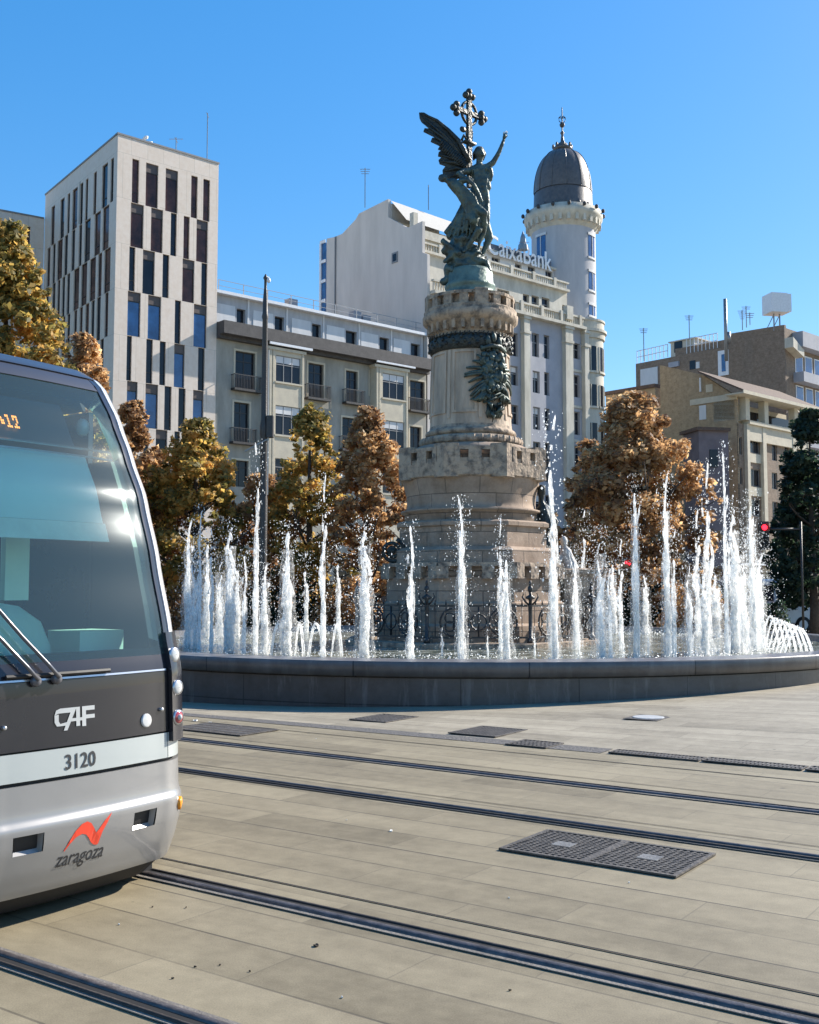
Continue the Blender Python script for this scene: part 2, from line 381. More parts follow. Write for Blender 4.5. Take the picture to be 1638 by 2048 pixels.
def grate(name, p0, p1, t0, t1, nb_p, nb_t, label, panels=1, bar=.35, frame=.03, infill=None, cat='grate', grp=None):
    c = PN * ((p0 + p1) / 2) + TD * ((t0 + t1) / 2); z0 = gz(c.x, c.y)
    o = thing(name, label, cat, (c.x, c.y, z0), grp)
    W, L = (p1 - p0), (t1 - t0)
    m = MB((c.x, c.y, TA, z0))
    sl = gz(c.x + .3, c.y) - z0
    m.box(-W / 2, W / 2, -L / 2, L / 2, .004, .007); m.build('pit', M['pit'], o)
    for k in range(panels):
        y0 = -L / 2 + L * k / panels; y1 = y0 + L / panels
        m = MB((c.x, c.y, TA, z0))
        f_ = frame
        m.box(-W / 2, W / 2, y0, y0 + f_, .006, .018); m.box(-W / 2, W / 2, y1 - f_, y1, .006, .018)
        m.box(-W / 2, -W / 2 + f_, y0 + f_, y1 - f_, .006, .018); m.box(W / 2 - f_, W / 2, y0 + f_, y1 - f_, .006, .018)
        ip = (W - 2 * f_) / nb_p
        for i in range(1, nb_p):
            x = -W / 2 + f_ + ip * i; m.box(x - ip * bar / 2, x + ip * bar / 2, y0 + f_, y1 - f_, .007, .0165)
        if nb_t:
            it = (y1 - y0 - 2 * f_) / nb_t
            for i in range(1, nb_t):
                y = y0 + f_ + it * i; m.box(-W / 2 + f_, W / 2 - f_, y - it * bar / 2, y + it * bar / 2, .007, .015)
        fr = m.build('grate_panel', M['cast_iron'], o)
        if infill:
            m = MB((c.x, c.y, TA, z0)); cy = (y0 + y1) / 2
            m.box(-.06, .06, cy - .07, cy + .07, .0155, .0185); m.build('lid', infill, fr)
    return o
M['lid'] = mat('worn_lid', (.27, .26, .24), .5, (.16, .15, .14), 14, .2, 50, metal=.4)
grate('drain_grate', 6.20, 6.88, 2.45, 3.66, 15, 12, 'large double iron grate between the two tracks', 2, .42, .03, M['lid'])
grate('drain_grate', 9.2, 9.88, 8.9, 10.1, 4, 40, 'ribbed grate on the paving right beside the tram lights', 2, .5)
grate('inspection_cover', 11.30, 12.05, 8.35, 8.95, 9, 8, 'square cobbled cover closest to the fountain wall', 1, .7, .04, None, 'cover')
grate('inspection_cover', 10.78, 11.55, 6.4, 7.05, 12, 12, 'dark square mesh cover by the kerb strip', 1, .62, .04, None, 'cover')
grate('drain_grate', 10.35, 10.78, 5.52, 6.02, 4, 9, 'small slotted drain grate at the end of the dark kerb strip', 1, .5)
for i in range(9):
    grate('channel_drain', 10.40, 10.64, 3.86 - .99 * i, 4.82 - .99 * i, 2, 24, ['first channel drain section, next to the end of the dark kerb strip', 'second channel drain section from the dark kerb strip', 'third channel drain section from the dark kerb strip', 'fourth channel drain section from the dark kerb strip', 'fifth channel drain section from the dark kerb strip', 'channel drain section at the right picture edge', 'seventh channel drain section beyond the edge', 'eighth channel drain section beyond the edge', 'ninth channel drain section beyond the edge'][i], 1, .55, .02, None, 'drain', 'channel drain sections in a row')
# round manhole in square frame
c = PN * 13.08 + TD * 5.5; z0 = gz(c.x, c.y)
o = thing('manhole_cover', 'pale round manhole cover in a square frame, alone on the plaza', 'manhole', (c.x, c.y, z0))
m = MB((c.x, c.y, TA, z0)); m.box(-.27, .27, -.23, .23, .003, .008); m.build('frame', M['cast_iron'], o)
m = MB((c.x, c.y, TA, z0)); m.lathe([(.20, .006), (.20, .014), (.185, .017)], 28); m.build('cover', mat('pale_lid', (.45, .45, .44), .5), o)
# fallen leaves and bits of paper
M['leaf_dark'] = mat('dry_leaf', (.035, .025, .015), .8); M['leaf_b'] = mat('brown_leaf', (.20, .11, .04), .8)
M['paper'] = mat('paper', (.75, .74, .70), .8)
def leaf(px, py, sz, m_, label, name='fallen_leaf', cat='leaf', grp=None):
    q = GR(px, py); q.z = gz(q.x, q.y); m = MB((q.x, q.y, random.random() * 6.28, q.z)); n = 9; ring = []
    for k in range(n):
        a = 2 * math.pi * k / n; r = sz * (.6 + .5 * random.random()); ring.append((r * math.cos(a), r * .6 * math.sin(a)))
    cc = m.V(0, 0, .008); ids = [m.V(x, y, .006 + .35 * sz * random.random()) for x, y in ring]
    ids2 = [m.V(x, y, .002) for x, y in ring]
    for k in range(n): m.Fc(cc, ids[k], ids[(k + 1) % n]); m.Fc(ids[k], ids2[k], ids2[(k + 1) % n], ids[(k + 1) % n])
    tag(m.build(name, m_), label, cat, grp)
leaf(632, 1893, .022, M['leaf_dark'], 'largest curled dark leaf lying between the near rails')
leaf(1412, 1990, .016, M['leaf_b'], 'curled brown leaf caught on the near rail')
leaf(1372, 1994, .018, M['paper'], 'white scrap of paper caught on the near rail', 'paper_scrap', 'litter')
leaf(782, 1663, .016, M['paper'], 'white paper strip between the two tracks', 'paper_scrap', 'litter')
leaf(390, 1441, .05, M['paper'], 'white scrap at the ribbed grate beside the tram', 'paper_scrap', 'litter')
leaf(420, 1445, .04, M['paper'], 'smaller white scrap on the ribbed grate', 'paper_scrap', 'litter')
for i, (x, y) in enumerate([(440, 1931), (500, 1944), (345, 1958), (390, 1935), (305, 1815), (372, 1816), (1020, 1982)]):
    leaf(x, y, .007, M['leaf_dark'], 'tiny dark leaf speck on the near paving', grp='tiny dark leaf specks', cat='leaf')
for i, (x, y) in enumerate([(693, 1641), (1258, 1766), (1018, 1797), (238, 1850), (684, 1996), (632, 1478), (1503, 1539)]):
    leaf(x, y, .0065, M['paper'], 'tiny white speck of litter on the paving', 'paper_speck', 'litter', 'tiny white specks of litter')
# ---------------------------------------------------------------- fountain basin
CX, CY = 1.40, 24.4
fb = thing('fountain_basin', 'wide round fountain basin with dark granite wall around the monument', 'fountain', (CX, CY, 0))
M['granite_blocks'] = blocky('granite_blocks', (.092, .088, .086), (.072, .069, .068), 1.75, .9, .010, (.03, .03, .032), .12, rough=.38, off=0, cyl=8.5, streak=.5)
M['granite_blocks2'] = blocky('granite_blocks_cap', (.135, .13, .128), (.108, .104, .102), 2.6, .9, .012, (.03, .03, .032), .12, rough=.35, off=0, cyl=8.5, streak=.35)
m = MB((CX, CY)); m.smooth = False
m.lathe([(8.50, -.45), (8.50, .40)], 160, cap=False); m.smooth = True; m.sm = [True] * len(m.f)
m.build('wall', M['granite_blocks'], fb)
m = MB((CX, CY))
m.lathe([(8.44, .40), (8.44, .425), (8.56, .425), (8.57, .62), (8.55, .645)], 160, cap=False); m.sm = [True] * len(m.f)
m.sm[160:320] = [False] * 160; m.build('coping', M['granite_blocks2'], fb)
m = MB((CX, CY)); m.lathe([(8.55, .645), (8.0, .655), (7.98, .42)], 160, cap=False); m.build('rim_top', M['granite_cap'], fb)
# water
def water_mat():
    m, n, l, b = nodes('pool_water'); b.inputs['Base Color'].default_value = (.30, .36, .30, 1); b.inputs['Roughness'].default_value = .12
    b.inputs['Specular IOR Level'].default_value = .6
    tc = n.new('ShaderNodeTexCoord'); t = n.new('ShaderNodeTexNoise'); t.inputs['Scale'].default_value = 5; t.inputs['Detail'].default_value = 5
    l.new(tc.outputs['Object'], t.inputs[0]); bp = n.new('ShaderNodeBump'); bp.inputs['Strength'].default_value = .8; bp.inputs['Distance'].default_value = .06
    l.new(t.outputs['Fac'], bp.inputs['Height']); l.new(bp.outputs[0], b.inputs['Normal'])
    r = n.new('ShaderNodeValToRGB'); r.color_ramp.elements[0].position = .45; r.color_ramp.elements[0].color = (.09, .10, .07, 1)
    r.color_ramp.elements[1].position = .62; r.color_ramp.elements[1].color = (.45, .46, .40, 1)
    l.new(t.outputs['Fac'], r.inputs[0]); l.new(r.outputs[0], b.inputs['Base Color']); return m
M['water'] = water_mat()
m = MB((CX, CY)); m.lathe([(2.85, .53), (7.99, .53)], 96, cap=False)
for f_ in range(len(m.f)): m.f[f_] = m.f[f_][::-1]
m.build('water', M['water'], kind='structure')
# inner low curb carrying the fence
ic = tag(MB((CX, CY)).lathe([(2.95, 0), (2.95, .50), (3.0, .52), (3.0, .62), (2.55, .63), (2.5, 0)], 8, tw=R(22.5), cap=False).build('inner_curb', M['mono_trim']), 'low octagonal stone curb under the iron fence', 'curb')

# ---------------------------------------------------------------- monument
mo = thing('stone_monument', 'tall round weathered stone column monument with crenellated rings', 'monument', (CX, CY, 0))
def octa(prof, mt_, name, r0=R(22.5)):
    m = MB((CX, CY)); k = 1 / math.cos(math.pi / 8)
    m.lathe([(r * k, z) for r, z in prof], 8, tw=r0, cap=False); return m.build(name, mt_, mo)
octa([(2.1, .55), (2.1, .95), (1.98, 1.0), (1.98, 1.42), (1.90, 1.46), (1.90, 1.98)], M['mono_stone'], 'plinth')
# toothed course
m = MB((CX, CY))
k8 = math.pi / 4
for i in range(8):
    a = k8 * i - math.pi / 2
    m.fr(CX, CY, a + math.pi / 2)
    for x in (-.72, -.24, .24, .72):
        m.box(x - .13, x + .13, -1.99 - .03, -1.80, 1.94, 2.20)
    m.box(-.80, .80, -2.0, -1.75, 2.20, 2.28)
m.build('toothed_course', M['mono_trim'], mo)
octa([(1.86, 2.0), (1.84, 2.55), (1.74, 2.62), (1.62, 2.63), (1.62, 3.05), (1.68, 3.08), (1.68, 3.16), (1.60, 3.20)], M['mono_stone'], 'lower_body')
m = MB((CX, CY)); m.smooth = True
m.lathe([(1.50, 3.15), (1.52, 3.40), (1.60, 3.42), (1.60, 3.46), (1.47, 3.5), (1.455, 3.6), (1.47, 3.8), (1.52, 4.0), (1.55, 4.14)], 56, cap=False)
m.build('bell_drum', M['mono_stone'], mo)
# crenellated octagonal gallery
m = MB((CX, CY))
k = 1 / math.cos(math.pi / 8)
m.lathe([(1.46 * k, 4.10), (1.60 * k, 4.16), (1.62 * k, 4.44), (1.50 * k, 4.44), (1.2 * k, 4.40)], 8, tw=R(22.5), cap=False)
for i in range(8):
    m.fr(CX, CY, k8 * i)
    # central merlons with square notches, higher block at each corner
    m.box(-.14, .14, -1.615, -1.46, 4.44, 4.74); m.box(-.44, -.32, -1.615, -1.46, 4.44, 4.74); m.box(.32, .44, -1.615, -1.46, 4.44, 4.74)
    m.box(-.32, -.14, -1.585, -1.46, 4.44, 4.53); m.box(.14, .32, -1.585, -1.46, 4.44, 4.53)
    m.box(-.44, .44, -1.618, -1.462, 4.70, 4.78)
    m.fr(CX, CY, k8 * i + k8 / 2)
    m.prism([(-.28, -1.60), (0, -1.77), (.28, -1.60), (.22, -1.42), (-.22, -1.42)], 4.12, 4.84)
m.build('lower_gallery', M['mono_trim'], mo)
m = MB((CX, CY)); m.smooth = True
m.lathe([(1.44, 4.40), (1.42, 4.76), (1.34, 4.86), (1.22, 4.92)], 56, cap=False); m.build('collar', M['mono_stone'], mo)
m = MB((CX, CY)); m.smooth = True
def torus_prof(r, z, a, n=8): return [(r + a * math.cos(-math.pi / 2 + math.pi * i / n), z + a * math.sin(-math.pi / 2 + math.pi * i / n)) for i in range(n + 1)]
m.lathe([(1.1, 4.9)] + torus_prof(1.08, 5.02, .10) + [(1.04, 5.13)] + torus_prof(.97, 5.22, .07) + [(.95, 5.32), (.93, 5.40)], 64, cap=False)
m.smooth = False
for i in range(40):        # leaf carving on the torus
    a = 2 * math.pi * i / 40
    m.ball((1.15 * math.cos(a), 1.15 * math.sin(a), 5.03), (.05, .05, .085), 5, 4)
m.build('base_moulding', M['mono_trim'], mo)
m = MB((CX, CY)); m.smooth = True
m.lathe([(.935, 5.38), (.925, 5.5), (.905, 6.1), (.865, 7.10)], 64, cap=False); m.smooth = False
# framed panels around the shaft
for i in range(8):
    a0 = R(-90 - 12) + i * k8; rr = lambda z: .93 - (z - 5.4) * .038 + .006
    def pt(a, z, d): r = rr(z) + d; return (r * math.cos(a), r * math.sin(a), z)
    def strip(a, b, z0, z1, d=.022):
        n = max(1, int((b - a) / .06))
        for q in range(n):
            u, v_ = a + (b - a) * q / n, a + (b - a) * (q + 1) / n
            m.Fc(m.V(*pt(u, z0, d)), m.V(*pt(v_, z0, d)), m.V(*pt(v_, z1, d)), m.V(*pt(u, z1, d)))
            m.Fc(m.V(*pt(u, z1, d)), m.V(*pt(v_, z1, d)), m.V(*pt(v_, z1, -.01)), m.V(*pt(u, z1, -.01)))
            m.Fc(m.V(*pt(u, z0, -.01)), m.V(*pt(v_, z0, -.01)), m.V(*pt(v_, z0, d)), m.V(*pt(u, z0, d)))
        for u in (a, b): m.Fc(m.V(*pt(u, z0, -.01)), m.V(*pt(u, z0, d)), m.V(*pt(u, z1, d)), m.V(*pt(u, z1, -.01)))
    W_ = .30
    strip(a0 - W_, a0 + W_, 5.62, 5.68); strip(a0 - W_, a0 + W_, 6.98, 7.03)
    strip(a0 - W_, a0 - W_ + .06, 5.68, 6.98); strip(a0 + W_ - .06, a0 + W_, 5.68, 6.98)
    strip(a0 + W_ + .045, a0 + W_ + .125, 5.5, 7.05, .012)
m.build('shaft', M['mono_shaft'], mo)
# bronze garland band
m = MB((CX, CY)); m.smooth = True
m.lathe([(.88, 7.06), (.93, 7.10), (.95, 7.24), (.93, 7.38), (.88, 7.42)], 48, cap=False)
for i in range(64):
    a = 2 * math.pi * i / 64 + random.random() * .05
    m.ball((.945 * math.cos(a), .945 * math.sin(a), 7.12 + .24 * ((i * .618) % 1)), (.045, .045, .05), 5, 4)
for i in range(56):
    a = 2 * math.pi * i / 56
    m.tube([(.93 * math.cos(a), .93 * math.sin(a), 7.36), (.955 * math.cos(a + .05), .955 * math.sin(a + .05), 7.44)], [.025, .012], 5)
m.build('garland_band', M['bronze_dark'], mo)
m = MB((CX, CY)); m.smooth = True
m.lathe([(.84, 7.42), (.84, 7.50), (.87, 7.58), (.93, 7.66), (1.02, 7.74), (1.09, 7.80), (1.10, 7.92), (1.06, 7.96), (1.07, 8.03)], 64, cap=False); m.smooth = False
for i in range(28):
    a = 2 * math.pi * i / 28; m.fr(CX, CY, a)
    m.slab([(-.035, 7.52), (.035, 7.52), (.045, 7.74), (-.045, 7.74)], -.99, -.84)
m.fr(CX, CY, 0)
m.lathe([(1.06, 8.02), (1.05, 8.06), (.9, 8.07)], 64, cap=False)
for i in range(16):
    a = 2 * math.pi * (i + .5) / 16; m.fr(CX, CY, a)
    m.box(-.10, .10, -1.0, -.90, 8.06, 8.28)
    m.box(-.19, .19, -1.01, -.89, 8.28, 8.35)
    if i % 4 == 0: m.box(-.15, .15, -1.04, -.88, 8.05, 8.39)
m.fr(CX, CY, 0); m.lathe([(.86, 8.06), (.86, 8.30), (.75, 8.36), (.3, 8.40)], 40, cap=False)
m.build('cornice', M['mono_trim'], mo)
# coat of arms, bronze relief on the shaft, facing half right
CA = R(-90 + 30)
m = MB((CX, CY)); m.smooth = True
def cyl(u, z, d=0):      # u metres along the surface, z height, d outwards
    r = .90 - (z - 5.4) * .03 + d; a = CA + u / .9
    return (r * math.cos(a), r * math.sin(a), z)
rr_ = random.Random(5)
for side in (-1, 1):
    for k_ in range(13):            # wing feathers radiate from the shield
        t = k_ / 12; a = R(75) - t * R(150)
        L = (.34 + .20 * math.sin(t * 3.1)) * rr_.uniform(.8, 1.15); a += rr_.uniform(-.10, .10); bx_, bz_ = side * rr_.uniform(.10, .2), 6.72 - t * .5
        pts = []; rad = []
        for q in range(6):
            s_ = q / 5; pts.append(cyl(bx_ + side * s_ * L * math.cos(a), bz_ + s_ * L * math.sin(a) * .8 - .10 * s_ * s_, .06 + .05 * math.sin(s_ * 3.1)))
            rad.append(.052 * (1 - .55 * s_))
        m.tube(pts, rad, 6)
    for k_ in range(5):
        m.tube([cyl(side * (.08 + .02 * k_), 6.15, .08), cyl(side * (.14 + .07 * k_), 5.95 - .02 * k_, .13), cyl(side * (.16 + .09 * k_), 5.78 + .03 * k_, .06)], [.05, .04, .018], 6)
for k_ in range(90):            # crest, chain and shield quarters
    u = rr_.uniform(-.30, .30); z = rr_.uniform(5.75, 7.15)
    if abs(u) > .30 - .18 * max(0, (6.1 - z) / .4): continue
    m.ball(cyl(u, z, .08 + .04 * rr_.random()), rr_.uniform(.03, .07), 6, 5)
sh = [cyl(u, z, .13 + .06 * math.cos(u * 4)) for u, z in ()]
for _ in range(150):
    u = rr_.uniform(-.27, .27); z = rr_.uniform(6.1, 6.95)
    if z < 6.35 and abs(u) > .10 + (z - 6.1) * .5: continue
    s_ = rr_.uniform(.03, .085); m.ball(cyl(u, z, .08 + .08 * rr_.random()), (s_, s_, s_ * rr_.uniform(.7, 1.6)), 6, 5)
for _ in range(26):
    u = rr_.uniform(-.25, .25); z = rr_.uniform(5.6, 6.9); m.tube([cyl(u, z, .10), cyl(u + rr_.uniform(-.12, .12), z - .1, .19), cyl(u + rr_.uniform(-.2, .2), z - .22, .10)], [.03, .04, .012], 5)
for u in (-.14, 0, .14): m.ball(cyl(u, 7.22 + (.08 if u == 0 else 0), .10), (.07, .07, .13), 7, 5)
m.tube([cyl(-.30, 7.02, .12), cyl(-.1, 7.1, .17), cyl(.1, 7.1, .17), cyl(.30, 7.02, .12)], .05, 7)
for k_ in range(7): m.tube([cyl((k_ - 3) * .05, 5.78, .07), cyl((k_ - 3) * .055, 5.6, .08), cyl((k_ - 3) * .05, 5.48, .05)], [.04, .045, .01], 6)
m.build('coat_of_arms', M['bronze'], mo)
# stone side pedestal and statues at the foot on the right
sp = tag(MB((CX + 2.35, CY + .2, R(10))).lathe([(.55, .5), (.55, 1.3), (.48, 1.36), (.48, 2.0), (.54, 2.06), (.54, 2.16), (.3, 2.2)], 4, tw=R(45), cap=False).build('side_pedestal', M['mono_trim']), 'square stone pedestal joined to the foot of the monument under the pale statue', 'pedestal')
# bronze scroll bracket on the left of the base
m = MB((CX - 1.72, CY - .9)); m.smooth = True
pts = []; 
for k_ in range(40):
    a = k_ / 39 * 4.4 * math.pi; r = .05 + .22 * k_ / 39
    pts.append((-.05 + r * math.cos(a), 0, 2.55 + r * math.sin(a)))
m.tube(pts, .045, 6); m.tube([(-.05, -.05, 2.55), (-.05, .08, 2.55)], .07, 8)
m.build('scroll_bracket', M['bronze_dark'], mo)

# ---------------------------------------------------------------- sculpting with a voxel skin
def caps(m, chain, n=10):                 # chain of (point, radius)
    m.tube([c[0] for c in chain], [c[1] for c in chain], n); 
    for c in chain: m.ball(c[0], c[1] if not hasattr(c[1], '__len__') else c[1], 10, 8)
def sculpt(m, name, mt_, parent, vox=.022, smooth=2, disp=0.0, dsc=.25):
    o = m.build(name, mt_, parent)
    md = o.modifiers.new('r', 'REMESH'); md.mode = 'VOXEL'; md.voxel_size = vox; md.use_smooth_shade = True
    s_ = o.modifiers.new('s', 'SMOOTH'); s_.iterations = smooth; s_.factor = .5
    if disp:
        tx = bpy.data.textures.new(name + '_n', 'CLOUDS'); tx.noise_scale = dsc; tx.noise_depth = 3
        d_ = o.modifiers.new('d', 'DISPLACE'); d_.texture = tx; d_.strength = disp; d_.mid_level = .5
    dg = bpy.context.evaluated_depsgraph_get(); me = bpy.data.meshes.new_from_object(o.evaluated_get(dg))
    o.modifiers.clear(); old = o.data; o.data = me; bpy.data.meshes.remove(old); me.name = name
    if not me.materials: me.materials.append(mt_)
    return o
def zq(x, y, dy=0.0):                     # point of the sculpture group, from its outline measured on a drawing
    v = AT(800 + x / 4.452, 160 + y / 4.452, CY); return (v.x, v.y + dy, v.z)
st = thing('angel_statue', 'green bronze winged angel lifting a fallen man beside a cross, on top of the column', 'statue', (CX, CY, 8.38))
# rocky bronze base
m = MB((CX, CY)); m.smooth = True
m.lathe([(.62, 8.36), (.62, 8.44), (.57, 8.47), (.56, 8.60), (.585, 8.64), (.58, 8.7), (.54, 8.74), (.53, 8.98), (.50, 9.05), (.3, 9.1)], 48, cap=True)
m.build('drum', M['bronze_patina'], st)
m = MB()
rr_ = random.Random(11)
for (x, y, r) in [(450, 1700, .17), (520, 1650, .2), (600, 1700, .2), (680, 1690, .17), (740, 1700, .14), (470, 1600, .16), (540, 1560, .2), (620, 1600, .2), (700, 1620, .16), (760, 1680, .12), (430, 1510, .11), (500, 1480, .17), (580, 1480, .18), (660, 1530, .14), (480, 1790, .14), (420, 1790, .1), (760, 1760, .13), (560, 1780, .18), (680, 1780, .17)]:
    m.ball(zq(x, y, 0), (r, r * 1.7, r * 1.1), 10, 8)
    for _ in range(3): m.ball(zq(x + rr_.uniform(-38, 38), y + rr_.uniform(-40, 40), -r * 1.2 + rr_.uniform(-.1, .1)), rr_.uniform(.05, .10), 8, 6)
# heads, hands and drapery in the rocks
for ch in ([(380, 1460, .06), (420, 1500, .07), (500, 1570, .08), (570, 1640, .07)], [(560, 1420, .07), (520, 1530, .08), (450, 1600, .07), (400, 1640, .05)], [(700, 1630, .06), (760, 1650, .07), (790, 1720, .05)], [(600, 1500, .07), (560, 1600, .07), (640, 1680, .06)]):
    caps(m, [(zq(x, y, -.25), r) for x, y, r in ch])
sculpt(m, 'rock', M['bronze'], st, .028, 1, .05, .12)
# angel
m = MB()
dA = .08
caps(m, [(zq(716, 655, dA), .115), (zq(712, 690, dA), .085), (zq(705, 735, dA + .02), .07), (zq(700, 775, dA + .02), .12)])
m.ball(zq(712, 640, dA), (.115, .14, .14), 12, 10); m.ball(zq(738, 668, dA - .1), .05, 8, 6)
caps(m, [(zq(650, 800, dA), .13), (zq(710, 800, dA), .17), (zq(765, 780, dA), .12)])
caps(m, [(zq(708, 800, dA), .19), (zq(705, 860, dA), .185), (zq(695, 930, dA), .165), (zq(690, 1000, dA), .2), (zq(700, 1060, dA), .2)])
caps(m, [(zq(770, 770, dA), .085), (zq(830, 730, dA - .05), .07), (zq(875, 660, dA - .1), .055), (zq(905, 590, dA - .12), .048), (zq(925, 530, dA - .12), .036)])
caps(m, [(zq(640, 800, dA), .09), (zq(570, 830, -.12), .075), (zq(520, 870, -.25), .065), (zq(570, 925, -.36), .055), (zq(630, 945, -.38), .045)])
# robe: long folds streaming to the right and down
for (x0, y0, x1, y1, x2, y2, r0, r1, d) in [(700, 1000, 690, 1180, 700, 1370, .2, .16, .12), (740, 950, 770, 1080, 790, 1240, .13, .04, 0), (760, 860, 790, 960, 785, 1060, .09, .04, 0), (800, 800, 815, 850, 815, 890, .07, .03, 0), (720, 1000, 740, 1160, 770, 1260, .14, .07, .05), (650, 1020, 600, 1200, 570, 1400, .17, .17, .2), (690, 1100, 760, 1280, 800, 1400, .13, .09, .02), (620, 1050, 520, 1250, 450, 1370, .14, .10, .15), (560, 1150, 480, 1270, 410, 1340, .10, .05, .1), (600, 1150, 540, 1330, 480, 1460, .16, .12, .1)]:
    caps(m, [(zq(x0, y0, d), r0), (zq(x1, y1, d), (r0 + r1) / 2), (zq(x2, y2, d), r1)])
for k_ in range(16):
    t = k_ / 15; x0 = 600 + 170 * t; x1 = 440 + 370 * t
    caps(m, [(zq(x0, 1010 + 40 * (k_ % 2), -.02 - .10 * math.sin(3.1 * t)), .028), (zq((x0 + x1) / 2 + 12 * (k_ % 3 - 1), 1200, -.04 - .12 * math.sin(3.1 * t)), .036), (zq(x1, 1400 + 40 * math.sin(k_ * 2.1), .02 - .12 * math.sin(3.1 * t)), .024)], 6)
for k_ in range(7):
    caps(m, [(zq(650 + 16 * k_, 800 + 10 * (k_ % 2), dA - .17), .02), (zq(670 + 17 * k_, 900, dA - .17), .026), (zq(655 + 16 * k_, 1000, dA - .19), .02)], 6)
caps(m, [(zq(800, 1400, .02), .09), (zq(765, 1480, 0), .07), (zq(725, 1570, -.02), .05), (zq(740, 1590, -.12), .04)])
ang = sculpt(m, 'angel', M['bronze'], st, .02, 2, .012, .05)
# hand with five fingers of the raised arm
m = MB(); m.smooth = True
H0 = Vector(zq(925, 530, dA - .12)); H1 = Vector(zq(934, 490, dA - .12)); up = (H1 - H0).normalized(); side_ = Vector((1, 0, 0)).cross(up).normalized().cross(up)
m.tube([H0, H0 + up * .05, H0 + up * .10], [.036, .042, .038], 8)
for k_, L in enumerate((.075, .095, .10, .085)):
    b0 = H0 + up * .09 + Vector((-.030 + .020 * k_, 0, 0)); m.tube([b0, b0 + up * L * .5 + Vector((.006 * (k_ - 1.5), -.004, 0)), b0 + up * L + Vector((.010 * (k_ - 1.5), -.015, 0))], [.011, .010, .007], 6)
b0 = H0 + up * .03 + Vector((.03, 0, 0)); m.tube([b0, b0 + Vector((.03, -.01, .025)), b0 + Vector((.045, -.015, .06))], [.013, .011, .008], 6)
m.build('hand', M['bronze'], ang)
# hair
m = MB(); m.smooth = True
for k_ in range(16):
    a = k_ / 15 * math.pi; c0 = Vector(zq(710, 630, dA))
    m.tube([c0 + Vector((.09 * math.cos(a), .02, .12 * math.sin(a) + .02)), c0 + Vector((.13 * math.cos(a), .08, .11 * math.sin(a) - .02)), c0 + Vector((.11 * math.cos(a) - .02, .12, .05 * math.sin(a) - .15))], [.03, .035, .018], 6)
m.build('hair', M['bronze_dark'], ang)
# the fallen man
m = MB(); d = -.28
m.ball(zq(378, 915, d), (.11, .10, .095), 12, 10); m.ball(zq(352, 905, d - .03), .04, 8, 6); m.ball(zq(365, 940, d - .07), .035, 8, 6)
caps(m, [(zq(400, 925, d), .06), (zq(425, 945, d), .06), (zq(465, 960, d), .12)])
caps(m, [(zq(460, 960, d), .12), (zq(500, 990, d), .15), (zq(545, 1040, d), .15), (zq(590, 1110, d), .16), (zq(630, 1180, d), .16)])
caps(m, [(zq(540, 950, d - .08), .07), (zq(600, 960, d - .18), .06), (zq(650, 1010, d - .2), .05), (zq(690, 1080, d - .2), .04), (zq(715, 1150, d - .22), .032)])
caps(m, [(zq(480, 1000, d), .07), (zq(520, 1060, d - .05), .06), (zq(545, 1120, d), .04)])
caps(m, [(zq(640, 1170, d), .14), (zq(690, 1210, d - .1), .12), (zq(738, 1250, d - .18), .095), (zq(742, 1330, d - .1), .08), (zq(735, 1400, d), .06), (zq(700, 1480, d), .05), (zq(690, 1570, d), .042), (zq(705, 1590, d - .12), .036)])
caps(m, [(zq(620, 1190, d), .14), (zq(650, 1300, d - .1), .11), (zq(690, 1390, d - .15), .085), (zq(640, 1460, d - .05), .07), (zq(580, 1540, d), .05), (zq(560, 1570, d - .1), .04)])
for k_ in range(8):
    caps(m, [(zq(560 + 14 * k_, 1000 + 14 * k_, d - .15), .024), (zq(590 + 14 * k_, 1130 + 8 * k_, d - .16), .028), (zq(580 + 16 * k_, 1290, d - .12), .02)], 6)
sculpt(m, 'fallen_man', M['bronze'], st, .02, 2, .012, .05)
# wing with layered feathers
wing = [(170, 265), (215, 265), (270, 297), (330, 340), (430, 430), (520, 530), (570, 620), (612, 720), (615, 790), (560, 850), (520, 850), (480, 880), (440, 850), (385, 820), (380, 780), (410, 740), (355, 720), (345, 690), (375, 660), (340, 650), (345, 620), (375, 600), (340, 590), (360, 560), (275, 520), (290, 490), (330, 490), (210, 430), (220, 405), (270, 410), (190, 340), (175, 310)]
m = MB(); pl = [Vector(zq(x, y, .16)) for x, y in wing]
m.slab([(p.x, p.z) for p in pl], CY + .14, CY + .21)
m.smooth = True
for (x0, y0, x1, y1) in [(585, 690, 182, 285), (590, 700, 200, 350), (590, 720, 225, 420), (590, 730, 285, 500), (595, 740, 330, 545), (595, 750, 350, 590), (595, 760, 350, 640), (595, 770, 355, 700), (595, 780, 392, 790), (600, 790, 450, 850), (600, 800, 500, 850)]:
    m.tube([zq(x0, y0, .135), zq((x0 + x1) / 2 + 10, (y0 + y1) / 2 - 16, .10), zq(x1, y1, .15)], [.03, .045, .022], 6)
m.tube([zq(612, 720, .12), zq(570, 610, .10), zq(520, 520, .10), zq(430, 425, .11), zq(330, 337, .13), zq(190, 270, .15)], [.07, .065, .055, .045, .035, .025], 8)
for k_ in range(26):
    t = (k_ % 13) / 12; rw = k_ // 13; m.tube([zq(585 - 200 * t + 20 * rw, 690 - 170 * t + 40 * rw, .09), zq(545 - 190 * t + 20 * rw, 720 - 150 * t + 50 * rw, .075)], [.045, .02], 6)
m.build('wing', M['bronze_dark'], st)
m = MB(); m.smooth = True       # far wing, seen edge on behind the shoulder
for k_ in range(7):
    m.tube([zq(770, 760 + 10 * k_, .22), zq(815 - 3 * k_, 790 + 20 * k_, .30 + .02 * k_), zq(812 - 6 * k_, 850 + 28 * k_, .55)], [.05, .045, .015], 6)
m.build('wing', M['bronze_dark'], st)
